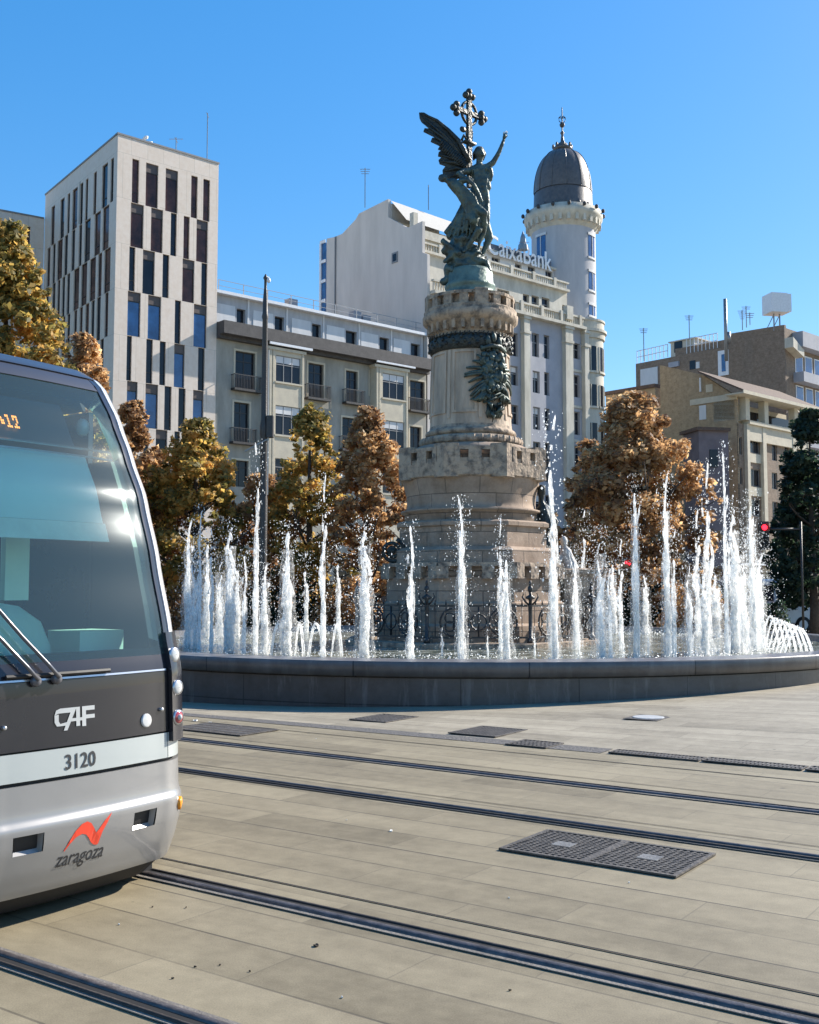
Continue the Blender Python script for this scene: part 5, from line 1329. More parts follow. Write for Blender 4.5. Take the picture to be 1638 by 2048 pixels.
# side gable wall (plane perpendicular to the street at s = sC0)
FG = Face(*off(FA, sC0, 0), STA + R(90))    # s goes into the block
def gpt(px, py):
    # plane through FA(sC0,0) with direction n ; solve depth and height
    n2 = FA.d; r = ray(px, py); o_ = off(FA, sC0, 0); k = (o_[0] * n2[0] + o_[1] * n2[1]) / (r[0] * n2[0] + r[1] * n2[1])
    X, Y, Z = r[0] * k, r[1] * k, CAMH + r[2] * k
    return ((X - o_[0]) * FA.n[0] + (Y - o_[1]) * FA.n[1], Z)
def gp(x, y): return gpt(620 + x / 2.559, 360 + y / 2.559)
gpoly = [gp(640, 365), gp(575, 370), gp(575, 210), gp(500, 245), gp(400, 190), gp(400, 97), gp(250, 172), gp(235, 200), gp(165, 275), gp(125, 292), gp(85, 300)]
dmax = gpoly[-1][0]
frg = FG.fr(); 
poly = [(0.0, 0.0), (0.0, gpoly[0][1])] + [(max(0, a), b) for a, b in gpoly] + [(dmax, 0.0)]
m = MB((*off(FA, sC0, 0), STA, 0))
ids = [m.V(0, d_, z_) for d_, z_ in poly]; ids2 = [m.V(.3, d_, z_) for d_, z_ in poly]
m.Fc(*ids); m.Fc(*ids2[::-1])
for i in range(len(poly)): m.Fc(ids[i], ids2[i], ids2[(i + 1) % len(poly)], ids[(i + 1) % len(poly)])
gw = m.build('gable_wall', M['gable'], bc)
# small square window and downpipe on the gable
w0 = gp(420, 430); w1 = gp(450, 365); m = MB((*off(FA, sC0, 0), STA, 0)); m.box(-.06, -.01, w1[0], w0[0], w0[1], w1[1]); o_ = m.build('gable_window', M['frame_grey'], gw)
m = MB((*off(FA, sC0, 0), STA, 0)); m.box(-.075, -.062, w1[0] + .15, w0[0] - .15, w0[1] + .15, w1[1] - .15); m.build('pane', M['dark_glass'], o_)
pp = gp(135, 330)[0]; m = MB((*off(FA, sC0, 0), STA, 0)); m.box(-.12, -.005, pp, pp + .14, 6, gp(135, 290)[1]); m.build('downpipe', M['frame_grey'], gw)
# glazed gallery behind the far edge of the gable
m = MB((*off(FA, sC0, 0), STA, 0)); g0 = gp(85, 330)[0]; g1 = gp(50, 330)[0]; gz1 = gp(60, 325)[1]
m.box(.1, 3, g0 + .3, g1, 0, gz1); m.build('rear_gallery', M['sky_blue_glass'], bc)
m = MB((*off(FA, sC0, 0), STA, 0))
for i in range(8): m.box(.02, .1, g0 + .3, g1 + .05, gz1 - i * 1.9, gz1 - i * 1.9 + .3)
m.box(.0, .1, g1 - .2, g1 + .06, 0, gz1); m.build('gallery_frame', M['white_metal'], bc)
# recessed terrace seen through the gable step
za = Zc(700, 300)[1]
# main facade with giant pilasters
colw = []
def rr(x0, y0, x1, y1): return RC(x0, y0, x1, y1)
mainw = [rr(1010, 780, 1065, 900), rr(1010, 950, 1065, 1050), rr(1012, 1150, 1067, 1250), rr(1137, 785, 1172, 905), rr(1197, 795, 1225, 915), rr(1140, 978, 1176, 1090), rr(1199, 985, 1225, 1103), rr(1142, 1162, 1178, 1278), rr(1201, 1170, 1227, 1282), rr(1142, 1340, 1180, 1440), rr(1201, 1345, 1228, 1440),
         rr(1341, 835, 1381, 915), rr(1344, 998, 1381, 1112), rr(1346, 1186, 1382, 1305), rr(1348, 1360, 1384, 1470)]
for q_ in (3, 5, 7, 9):
    s_ = sC0 + 1.3
    while s_ < mainw[0][0] - 1.9: mainw.append((s_, s_ + 1.05, mainw[q_][2], mainw[q_][3])); s_ += 1.95
extra = [(a, b, z0 - 8.0, z1 - 8.0) for a, b, z0, z1 in mainw[5:9] + mainw[12:14]]
shopsC = [(sC0 + .8 + i * 3.3, sC0 + 3.5 + i * 3.3, .3, 4.2) for i in range(5)]
allw = mainw + [e for e in extra if e[2] > 5] + shopsC
wall('facade', FA, sC0 + .31, sC1, 0, zC_corn, allw, M['stone_c2'], bc, .35)
for rc in allw: window(FA, rc, bc, M['dark_glass'], M['frame_grey'], .22, 1 if rc[1] - rc[0] > .9 else 0, .62, .08, blind=.3 if int(rc[0] * 7) % 3 == 0 else None)
m = MB(FA.fr())
for (x0, x1) in ((1080, 1110), (1292, 1330), (1390, 1412), (990, 1006)):
    a = Zc(x0, 1000)[0]; b = Zc(x1, 1000)[0]; m.box(a, b, -.45, -.002, 0, zC_corn - .3); m.box(a - .08, b + .08, -.52, -.004, zC_corn - 1.6, zC_corn - 1.35); m.box(a - .1, b + .1, -.55, -.003, zC_corn - .29, zC_corn - .01)
    m.box(a + .1, b - .1, -.6, -.1, zC_corn + .62, zC_corn + 1.9) if x0 == 1292 else None
for z_ in (Zc(1180, 940)[1], Zc(1180, 1130)[1], Zc(1180, 1310)[1]):
    m.box(Zc(1335, 1000)[0], Zc(1388, 1000)[0], -.12, -.003, z_ - .12, z_ + .12)
m.build('pilasters', M['stone_c'], bc)
m = MB(FA.fr()); m.box(sC0 + .31, sC1, -.65, .3, zC_corn, zC_corn + .28); m.box(sC0 + .31, sC1, -.45, -.1, zC_corn + 1.05, zC_corn + 1.22)
x = sC0 + .4
while x < sC1 - .1:
    if int((x - sC0) / .3) % 9 == 0: m.box(x, x + .35, -.5, -.05, zC_corn + .281, zC_corn + 1.3)
    else: m.box(x, x + .13, -.34, -.2, zC_corn + .281, zC_corn + 1.049)
    x += .3
m.build('balustrade', M['stone_c'], bc)
# penultimate storeys, set back
zU0 = zC_corn + .28; zU1 = Zc(1160, 535, SET)[1]
upw = [RC(958, 562, 1020, 628, SET), RC(1090, 585, 1122, 665, SET), RC(1134, 593, 1172, 672, SET), RC(1186, 603, 1226, 682, SET), RC(1291, 642, 1325, 702, SET), RC(800, 560, 850, 620, SET)]
wall('upper_wall', FC2, sC0 + .31, sC1 + .5, zU0 - .28, zU1, upw, M['stone_c'], bc, .4)
for rc in upw: window(FC2, rc, bc, M['dark_glass'], M['frame_grey'], .28, 0, .6, .08)
m = MB(FC2.fr()); m.box(sC0 + .31, sC1 + .5, -.4, .3, zU1, zU1 + .22); m.box(sC0 + .31, sC1 + .5, -.3, 0, zU1 + .8, zU1 + .95); x = sC0 + .4
while x < sC1 + .3:
    if int((x - sC0) / .3) % 10 == 0: m.box(x, x + .35, -.34, .04, zU1 + .221, zU1 + 1.05)
    else: m.box(x, x + .12, -.22, -.1, zU1 + .221, zU1 + .799)
    x += .3
m.build('upper_balustrade', M['stone_c'], bc)
FC3 = Face(*off(FA, 0, SET + 2.4), STA); D3 = SET + 2.4
zV1 = Zc(1090, 418, D3)[1]
atw = [RC(930, 395, 972, 442, D3), RC(1050, 428, 1083, 470, D3), RC(1115, 443, 1153, 490, D3), RC(1205, 466, 1242, 512, D3), RC(870, 385, 905, 430, D3)]
wall('attic_wall', FC3, sC0 + .31, sC1 + 1.5, zU1, zV1, atw, M['white_b'], bc, .3)
for rc in atw: window(FC3, rc, bc, M['dark_glass'], M['frame_grey'], .2, 1, 0, .07)
m = MB(FC3.fr()); m.box(sC0 + .31, sC1 + 1.5, -.3, .3, zV1, zV1 + .2); m.build('attic_coping', M['stone_c'], bc)
# sign with raised letters on the roof edge
zs = Zc(1090, 415, D3)[1]
P = text_polys('CaixaBank', 2.62, 0, .86, .012)
m = MB(FC3.fr()); xa = Zc(930, 380, D3)[0]; xb = Zc(1215, 420, D3)[0]
allx = [x for p in P for x, y in p]; x_lo, x_hi = min(allx), max(allx); frac = 1 / 9.2
tx0 = FC3.pt(971, 520)[0]; xb = FC3.pt(1097, 520)[0]; kx = (xb - tx0) / (x_hi - x_lo)
for p in P:
    a_ = [m.V(tx0 + (x - x_lo) * kx, -.42, zs - .35 + y) for x, y in p]; m.Fc(*a_)
    b_ = [m.V(tx0 + (x - x_lo) * kx, -.34, zs - .35 + y) for x, y in p]
    for i in range(len(a_)): m.Fc(a_[i], b_[i], b_[(i + 1) % len(a_)], a_[(i + 1) % len(a_)])
sgb = MB(FC3.fr()).box(tx0 - .2, xb + .3, -.12, .1, zV1 + .2, zs + .75).build('sign_backing', mat('slate_blue_panel', (.13, .15, .19), .6), bc)
sg = m.build('bank_letters', mat('white_sign', (.85, .86, .88), .35), bc)
m = MB(FC3.fr())
for i in range(12):
    x = tx0 + (xb - tx0) * i / 11; m.box(x, x + .06, -.30, -.24, zV1 + .2, zs + .3)
for z_ in (zs - .2,): m.box(tx0, xb, -.29, -.25, z_, z_ + .06)
m.build('sign_frame', M['grey_metal'], sg)
m = MB(FC3.fr()); m.box(sC0 + .35, sC1 + 1.5, .35, 6, 0, zV1 - .1); m.build('core', M['white_b'], bc)
m = MB(FC2.fr()); m.box(sC0 + .35, sC1 + .5, .45, 2.3, 0, zU1 + .1); m.build('terrace_block', M['stone_c'], bc)
m = MB(FA.fr()); m.box(sC0 + .35, sC1, .4, 2.6, 0, zC_corn + .2); m.build('lower_block', M['stone_c2'], bc)
# end pavilion next to the gable (higher blocks behind the angel)
m = MB(FA.fr()); zp = gp(575, 215)[1]
m.box(sC0 + .31, sC0 + 5.0, 2.1, 7, zU0, zp - .8); m.box(sC0 + .31, sC0 + 5.3, 1.9, 7.2, zp - .8, zp - .5); m.box(sC0 + .31, sC0 + 5.1, 2.05, 7, zp - .5, zp); m.box(sC0 + .4, sC0 + .9, 2.2, 2.7, zp, zp + 1.4)
m.build('end_pavilion', M['stone_c'], bc)
m = MB((*off(FA, sC0, 0), STA, 0)); zt_ = gp(400, 100)[1]; dA_, dB_ = gp(400, 100)[0], gp(560, 160)[0]
m.box(.31, 6, gp(400, 120)[0] - .1, gp(330, 140)[0], 0, zt_ - .3)
for k_ in range(4): m.slab([(.31, zt_ - .3), (.5, zt_ - .3), (6, zp + .3), (5.8, zp + .2)], 0, 0) if False else None
m.quad((.31, gp(400, 100)[0], zt_ - .02), (.31, 3.0, zp + .9), (9, 3.0, zp + .7), (9, gp(400, 100)[0], zt_ - .3))
m.build('terrace_roof', mat('roof_render', (.50, .48, .44), .9), bc)
# rounded corner bay
cb = off(FA, sC1 + 1.75, 1.75); rB = 2.3
m = MB((cb[0], cb[1], 0, 0)); m.smooth = True
m.lathe([(rB, 0), (rB, zC_corn - .6)], 40, cap=False); m.smooth = False
m.lathe([(rB, zC_corn - .6), (rB + .15, zC_corn - .55), (rB + .2, zC_corn), (rB + .35, zC_corn + .05), (rB + .35, zC_corn + .3), (rB + .1, zC_corn + .3), (rB + .1, zC_corn + 1.1), (rB + .2, zC_corn + 1.1), (rB + .2, zC_corn + 1.28), (0, zC_corn + 1.3)], 40, cap=False)
cbay = m.build('corner_bay', M['stone_c'], bc)
for fl in range(5):
    zt_ = Zc(1460, 860)[1] - fl * 3.72; hgt = 2.4 if fl == 0 else 2.1
    for aw in (-115, -72, -28):
        m = MB((cb[0], cb[1], 0, 0)); m.smooth = True
        m.lathe([(rB + .015, zt_ - hgt), (rB + .015, zt_)], 10, a0=R(aw - 17), a1=R(aw + 17), cap=False)
        w_ = m.build('bay_window', M['dark_glass'], cbay)
        m = MB((cb[0], cb[1], 0, 0))
        for q in (-17, 0, 17): a_ = R(aw + q); m.tube([((rB + .02) * math.cos(a_), (rB + .02) * math.sin(a_), zt_ - hgt), ((rB + .02) * math.cos(a_), (rB + .02) * math.sin(a_), zt_)], .06, 4)
        m.lathe([(rB, zt_ - hgt - .2), (rB + .14, zt_ - hgt - .2), (rB + .14, zt_ - hgt), (rB, zt_ - hgt)], 8, a0=R(aw - 20), a1=R(aw + 20), cap=False)
        m.build('frame', M['stone_c'], w_)
    if fl == 0: pass
# round tower with dome
TWY = 108.5
tq = AT(1127, 500, TWY); TX, TY = tq.x, tq.y
tw = thing('round_tower', 'round pale tower with a dark ribbed dome and weather vane', 'tower', (TX, TY, 0))
zt = lambda py: CAMH + TWY * ray(1127, py)[2] / ray(1127, py)[1]
m = MB((TX, TY)); m.smooth = True; m.lathe([(3.270, 0), (3.270, zt(468))], 56, cap=False); shf = m.build('shaft', M['tower_render'], tw)
m = MB((TX, TY)); m.smooth = True
m.lathe([(3.270, zt(470)), (3.425, zt(466)), (3.633, zt(455)), (3.996, zt(446)), (4.048, zt(438)), (3.893, zt(436)), (3.893, zt(430)), (3.218, zt(428))], 56, cap=False); m.smooth = False
for i in range(28):
    a = 2 * math.pi * i / 28; m.fr(TX, TY, a); m.box(-.16, .16, -3.861, -3.322, zt(462), zt(449))
m.fr(TX, TY)
m.build('gallery', M['stone_c'], tw)
m = MB((TX, TY)); m.smooth = True
m.lathe([(3.114, zt(430)), (3.135, zt(420)), (3.031, zt(416)), (2.989, zt(392)), (2.906, zt(389))], 48, cap=False)
for i in range(16):
    a = 2 * math.pi * i / 16; m.ball((3.114 * math.cos(a), 3.114 * math.sin(a), zt(424)), (.2, .2, .3), 6, 5)
m.build('drum', M['lead'], tw)
m = MB((TX, TY)); m.smooth = True; prof = []
zA_, zB_ = zt(389), zt(303)
for i in range(15):
    t = i / 14; prof.append((2.969 * math.cos(t * math.pi / 2 * .93) ** .80 + .02, zA_ + (zB_ - zA_) * math.sin(t * math.pi / 2 * .98)))
m.lathe(prof, 48, cap=False); m.smooth = False
for i in range(12):
    a = 2 * math.pi * i / 12; m.tube([((r + .02) * math.cos(a), (r + .02) * math.sin(a), z) for r, z in prof], .045, 4)
m.build('dome', M['lead'], tw)
m = MB((TX, TY)); m.smooth = True
m.lathe([(.75, zt(306)), (1.0, zt(300)), (1.02, zt(297)), (.6, zt(294)), (.5, zt(288)), (.2, zt(284)), (.12, zt(270)), (.22, zt(266)), (.08, zt(262)), (.05, zt(215))], 16)
for i in range(8):
    a = 2 * math.pi * i / 8; m.ball((.95 * math.cos(a), .95 * math.sin(a), zt(294)), (.14, .14, .3), 6, 5)
m.build('lantern', M['lead'], tw)
m = MB((TX, TY)); z_ = zt(236)
m.tube([(-.35, 0, z_), (.35, 0, z_)], .05, 5); m.tube([(0, -.35, z_), (0, .35, z_)], .05, 5); m.ball((0, 0, zt(250)), (.28, .28, .28), 8, 6)
for s in (-1, 1): m.tube([(0, 0, zt(246)), (s * .3, 0, zt(243)), (s * .35, 0, zt(236)), (s * .12, 0, zt(232))], .045, 5)
m.build('weather_vane', M['black_iron'], tw)
for i in range(16):      # floodlights round the gallery
    a = 2 * math.pi * i / 16; m = MB((TX, TY)); m.ball((4.152 * math.cos(a), 4.152 * math.sin(a), zt(433)), (.2, .2, .24), 7, 5); m.tube([(3.841 * math.cos(a), 3.841 * math.sin(a), zt(438)), (4.152 * math.cos(a), 4.152 * math.sin(a), zt(435))], .04, 4); m.build('floodlight', M['black_iron'], tw)
for (y0, y1) in ((485, 527), (557, 592), (622, 642)):
    a0 = R(-90 + 52 - 9); 
    for aw in (-38, -142, -90 + 150):
        m = MB((TX, TY)); m.smooth = True; m.lathe([(3.290, zt(y1)), (3.290, zt(y0))], 6, a0=R(aw - 11), a1=R(aw + 11), cap=False); w_ = m.build('window', M['sky_blue_glass'], shf)
        m = MB((TX, TY)); m.tube([(3.322 * math.cos(R(aw)), 3.322 * math.sin(R(aw)), zt(y1)), (3.322 * math.cos(R(aw)), 3.322 * math.sin(R(aw)), zt(y0))], .05, 4)
        m.lathe([(3.218, zt(y0)), (3.373, zt(y0)), (3.373, zt(y0) + .25), (3.218, zt(y0) + .25)], 6, a0=R(aw - 13), a1=R(aw + 13), cap=False); m.lathe([(3.218, zt(y1) - .2), (3.373, zt(y1) - .2), (3.373, zt(y1)), (3.218, zt(y1))], 6, a0=R(aw - 13), a1=R(aw + 13), cap=False)
        m.build('frame', M['white_b'], w_)
# small pinnacle beside the tower
q = AT(1046, 490, 101); m = MB((q.x, q.y, 0, 0)); zq_ = lambda py: CAMH + 101 * ray(1046, py)[2] / ray(1046, py)[1]
m.lathe([(.5, zq_(500)), (.45, zq_(490)), (.3, zq_(486)), (.25, zq_(475)), (.02, zq_(462))], 8); tag(m.build('pinnacle', M['grey_metal']), 'small dark pinnacle on the roof just left of the round tower', 'pinnacle')

# --- brick buildings on the right
FD = Face(30.7, 100.0, R(43)); 
bd = thing('brick_house', 'tan brick building with wide tiled eaves and a shaded top loggia', 'building', (30.7, 100, 0))
Zd = lambda x, y, d=0: FD.pt(1200 + x / 3.01, 560 + y / 3.01, d)
RD = lambda x0, y0, x1, y1, d=0: FD.rect(1200 + x0 / 3.01, 560 + y0 / 3.01, 1200 + x1 / 3.01, 560 + y1 / 3.01, d)
zE = Zd(800, 695)[1]; sD = Zd(1245, 900)[0]; z_sl = Zd(1050, 905)[1]; z_lt = Zd(1050, 745)[1]
def sidept(face, px, py):
    n2 = face.d; r = ray(px, py); k = (face.ox * n2[0] + face.oy * n2[1]) / (r[0] * n2[0] + r[1] * n2[1])
    X, Y, Z = r[0] * k, r[1] * k, CAMH + r[2] * k; return ((X - face.ox) * face.n[0] + (Y - face.oy) * face.n[1], Z)
def dp_(x, y): return sidept(FD, 1200 + x / 3.01, 560 + y / 3.01)
# side wall
P_ = [(0, 0), (0, zE), dp_(620, 572), dp_(360, 512), (dp_(360, 512)[0], 0)]
m = MB(FD.fr()); ids = [m.V(0, a, b) for a, b in P_]; ids2 = [m.V(.35, a, b) for a, b in P_]; m.Fc(*ids); m.Fc(*ids2[::-1])
for i in range(5): m.Fc(ids[i], ids2[i], ids2[(i + 1) % 5], ids[(i + 1) % 5])
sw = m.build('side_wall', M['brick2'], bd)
def on_side(face, rc, name, m_, par, t0=-.05, t1=-.005):
    (a, z1), (b, z0) = rc; m = MB(face.fr()); m.box(t0, t1, min(a, b), max(a, b), z0, z1); return m.build(name, m_, par)
on_side(FD, (dp_(598, 758), dp_(640, 838)), 'white_shutter', M['white_b'], sw)
on_side(FD, (dp_(638, 632), dp_(680, 672)), 'white_shutter', M['cream_b'], sw)
on_side(FD, (dp_(602, 590), dp_(612, 672)), 'pipe', M['white_metal'], sw, -.15, -.01)
z1_, z0_ = dp_(700, 700)[1], dp_(700, 735)[1]; m = MB(FD.fr()); m.box(-.12, -.004, -.1, dp_(545, 745)[0], z0_, z1_); m.build('string_course', M['cream_b'], sw)
# front: loggia floor + pilasters + windows
lw = [RD(895, 945, 962, 1042), RD(898, 1138, 966, 1242), RD(1035, 985, 1065, 1088), RD(1110, 990, 1135, 1092), RD(1172, 992, 1230, 1098), RD(1172, 1172, 1232, 1266), RD(1035, 1160, 1068, 1260), RD(1110, 1165, 1137, 1262), RD(1038, 1335, 1070, 1435), RD(900, 1320, 968, 1420), RD(832, 945, 855, 1050), RD(832, 1130, 858, 1230)]
lw = lw + [(a, b, z0 - 6.2, z1 - 6.2) for a, b, z0, z1 in lw[8:10]]
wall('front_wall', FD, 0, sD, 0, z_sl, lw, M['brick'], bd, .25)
for rc in lw: window(FD, rc, bd, M['dark_glass'], M['frame_grey'], .15, 1, 0, .07)
m = MB(FD.fr())
for x0, x1 in ((872, 888), (968, 988), (1150, 1168), (1238, 1250)):
    a = Zd(x0, 1200)[0]; b = Zd(x1, 1200)[0]; m.box(a, b, -.35, -.003, 0, z_sl - .002)
for rc in (lw[0], lw[1], lw[4], lw[5]): m.box(rc[0] - .05, rc[1] + .05, -.12, -.004, rc[2] - .95, rc[2] - .1)
m.box(Zd(872, 900)[0], sD + .1, -.55, .4, z_sl, z_sl + .35); m.box(Zd(872, 900)[0], sD, -.3, -.004, z_sl - 1.5, z_sl - .004)
m.build('pilasters', M['cream_b'], bd)
m = MB(FD.fr()); zL0 = z_sl + .35
for x0 in (852, 965, 1145, 1232):
    a = Zd(x0, 800)[0]; m.box(a, a + .75, -.45, .2, zL0, zE)
m.box(0, sD, 2.2, 2.4, zL0, zE); m.box(0, .4, .2, 2.2, zL0, zE); m.build('loggia', M['cream_b'], bd)
lg = [RD(895, 760, 950, 870, 2.2), RD(1000, 770, 1130, 880, 2.2), RD(1175, 790, 1225, 890, 2.2)]
for rc in lg: m = MB(FD.fr()); m.box(rc[0], rc[1], 2.12, 2.19, zL0 + .1, zE - .5); m.build('loggia_window', M['dark_glass'], bd)
m = MB(FD.fr()); m.box(-1.0, sD + 1.0, -1.3, .6, zE, zE + .14); m.box(-1.05, sD + 1.05, -1.38, -1.3, zE + .0, zE + .32); m.build('eaves', M['cream_b'], bd)
m = MB(FD.fr()); rd = dp_(620, 572); m.quad((-.9, -1.36, zE + .33), (sD + 1, -1.36, zE + .33), (sD + 1, rd[0], rd[1] + .3), (-.9, rd[0], rd[1] + .3)); m.quad((-.9, -1.36, zE + .15), (-.9, rd[0], rd[1] + .12), (sD + 1, rd[0], rd[1] + .12), (sD + 1, -1.36, zE + .15)); m.quad((-.9, -1.36, zE + .15), (-.9, -1.36, zE + .33), (-.9, rd[0], rd[1] + .3), (-.9, rd[0], rd[1] + .12)); m.build('tile_roof', M['tile'], bd)
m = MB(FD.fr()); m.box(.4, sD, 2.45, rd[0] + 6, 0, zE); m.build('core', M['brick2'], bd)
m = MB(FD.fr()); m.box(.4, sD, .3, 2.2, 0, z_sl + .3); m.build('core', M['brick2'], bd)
# awning and ground floor
m = MB(FD.fr()); m.box(-1, sD, -1.2, 0, 4.0, 4.15); m.build('canopy', M['white_metal'], bd)
# tall brick block behind
FE = Face(40.7, 115.0, R(43))
be = thing('apartment_block', 'tall plain dark brick apartment block behind the tan brick building', 'building', (40.7, 115, 0))
def ep(x, y): return sidept(FE, 1200 + x / 3.01, 560 + y / 3.01)
P_ = [(0, 0), (0, ep(1145, 262)[1]), ep(785, 322), (ep(785, 322)[0], ep(780, 400)[1]), ep(700, 412), (ep(215, 500)[0], ep(215, 505)[1]), (ep(215, 500)[0], 0)]
m = MB(FE.fr()); ids = [m.V(0, a, b) for a, b in P_]; ids2 = [m.V(.4, a, b) for a, b in P_]; m.Fc(*ids); m.Fc(*ids2[::-1])
for i in range(len(P_)): m.Fc(ids[i], ids2[i], ids2[(i + 1) % len(P_)], ids[(i + 1) % len(P_)])
sw = m.build('side_wall', M['brick'], be)
on_side(FE, (ep(540, 488), ep(575, 535)), 'window', M['dark_glass'], sw); on_side(FE, (ep(578, 495), ep(600, 530)), 'window_blind', M['white_b'], sw)
o_ = on_side(FE, (ep(712, 430), ep(778, 570)), 'white_window_surround', M['white_metal'], sw, -.12); on_side(FE, (ep(735, 450), ep(760, 550)), 'pane', M['sky_blue_glass'], o_, -.16, -.13)
on_side(FE, (ep(245, 540), ep(350, 625)), 'pale_shutters', M['white_b'], sw, -.1)
on_side(FE, (ep(420, 500), ep(480, 520)), 'roof_box', M['stone_c2'], sw, -.3)
zE1 = ep(1145, 262)[1]
m = MB(FE.fr()); m.box(.41, 16, .01, 14, 0, zE1 - .3); m.build('core', M['brick'], be)
m = MB(FE.fr()); m.box(.41, 12, 14, ep(220, 500)[0], 0, ep(215, 505)[1] - .2); m.build('core', M['brick'], be)
m = MB(FE.fr())
fw = []
Ze = lambda x, y: FE.pt(1200 + x / 3.01, 560 + y / 3.01)
for k_ in range(7):
    z_ = Ze(1285, 495)[1] - 3.55 * k_; m.box(1.8, 9, -1.2, .005, z_ + .6, z_ + 1.7) if k_ else m.box(1.8, 9, -1.2, .005, z_ + .9, z_ + 2.6)
m.build('balcony_fronts', M['stone_c2'], be)
for k_ in range(7):
    z_ = Ze(1285, 495)[1] - 3.55 * k_
    for s in (2.2, 4.4, 6.6):
        w_ = MB(FE.fr()).box(s, s + 1.7, -.06, .0, z_ - 1.8, z_ + .4).build('window', M['white_metal'], be); MB(FE.fr()).box(s + .15, s + 1.55, -.08, -.061, z_ - 1.65, z_ + .25).build('pane', M['sky_blue_glass'], w_)
m = MB(FE.fr()); m.slab([(.0, zE1 - 1.5), (2.4, zE1 - 2.6), (2.4, zE1 - 3.4), (0, zE1 - 2.6)], -1.0, 0); m.build('stair_cover', M['stone_c'], be)
# roof rail
def rail_line(face, d0, d1, s, z0, z1, h, root, n):
    m = MB(face.fr())
    for i in range(n + 1):
        t = i / n; d_ = d0 + (d1 - d0) * t; z_ = z0 + (z1 - z0) * t; m.box(s, s + .07, d_, d_ + .07, z_, z_ + h)
    for q in (.5, 1): m.tube([(s, d0, z0 + h * q), (s, d1, z1 + h * q)], .05, 4)
    m.build('roof_railing', M['white_metal'], root)
e1, e2 = ep(215, 500), ep(400, 460); rail_line(FE, e1[0], e2[0], .3, e1[1], e2[1], 1.5, be, 8)
e1, e2 = ep(515, 440), ep(700, 405); rail_line(FE, e1[0], e2[0], .3, e1[1], e2[1], 1.7, be, 8)
a_, b_ = ep(412, 460)[0], ep(560, 440)[0]; m = MB(FE.fr()); m.box(.5, 3.5, b_, a_, ep(480, 450)[1] - .2, ep(480, 362)[1]); m.box(.3, 3.7, b_ - .2, a_ + .2, ep(480, 362)[1], ep(480, 355)[1]); m.build('roof_hut', M['stone_c'], be)
m = MB(FE.fr()); q = ep(460, 395); m.box(.44, .49, q[0] - .5, q[0] + .6, q[1] - .7, q[1] + .7); m.build('hut_window', M['dark_glass'], be)
# rooftop cabinet on legs, chimney pipes and aerials
q0 = AT(1200 + 1062 / 3.01, 560 + 150 / 3.01, 116); z0 = CAMH + 116 * ray(1550, 628)[2] / ray(1550, 628)[1]; z1 = CAMH + 116 * ray(1550, 590)[2] / ray(1550, 590)[1]
o = thing('rooftop_cabinet', 'big white cube cabinet on thin legs on top of the brick block', 'cabinet', (q0.x, q0.y, z0 - 1.2), None)
m = MB((q0.x, q0.y, R(12), 0)); m.box(-1.15, .75, -1, 1, z0, z1); m.box(.76, 1.25, -.95, .95, z0 + .1, z1 - .05); m.build('housing', M['white_metal'], o)
m = MB((q0.x, q0.y, R(12), 0))
for x in (-.35, .35): m.tube([(x, 0, z0), (x, 0, z0 - 1.9)], .09, 6); m.tube([(x, 0, z0 - .1), (x - .8, 0, z0 - 1.6)], .05, 5)
m.build('legs', M['grey_metal'], o)
q = AT(1451, 640, 117); z0 = CAMH + 117 * ray(1451, 668)[2] / ray(1451, 668)[1]; z1 = CAMH + 117 * ray(1451, 598)[2] / ray(1451, 598)[1]
m = MB((q.x, q.y, 0, 0)); m.smooth = True; m.tube([(0, 0, z0 - 3), (0, 0, z1)], .2, 8); m.tube([(.3, 0, z0 - 1.0), (.3, 0, z0 + .2)], .25, 8); tag(m.build('flue_pipe', M['grey_metal']), 'thick dark flue pipe standing up beside the brick block roof', 'pipe')
def aerial(px, y0, y1, Y, label, arms=3, name='aerial'):
    q = AT(px, y1, Y); zt_ = AT(px, y0, Y).z; m = MB((q.x, q.y, 0, 0)); m.tube([(0, 0, q.z), (0, 0, zt_)], .035 * Y / 80, 5)
    for i in range(arms):
        z_ = zt_ - .12 - i * .22; L_ = .5 - .07 * i; m.tube([(-L_, 0, z_), (L_, 0, z_)], .022 * Y / 80, 4)
    m.tube([(0, -.5, zt_ - .2), (0, .5, zt_ - .2)], .022, 4)
    tag(m.build(name, M['grey_metal']), label, 'aerial')
aerial(1288, 656, 722, 125, 'thin television aerial at the left end of the brick block roof')
aerial(1379, 630, 680, 120, 'television aerial above the small rooftop hut')
aerial(1485, 620, 660, 118, 'cluster aerial left of the white rooftop cabinet', 5); aerial(1493, 612, 655, 119, 'thin mast next to the cluster aerial', 2); aerial(1500, 625, 650, 119, 'shortest mast left of the white rooftop cabinet', 3)
aerial(730, 336, 415, 100, 'tall television aerial on the ridge of the blank gable'); aerial(857, 370, 420, 95, 'thin aerial behind the angel statue', 0)
aerial(414, 226, 320, 90, 'very thin mast behind the office tower', 0); aerial(352, 275, 300, 76, 'tiny dish mast on the office tower roof', 1)
aerial(1048, 482, 500, 100, 'short aerial at the right end of the bank letters', 1)
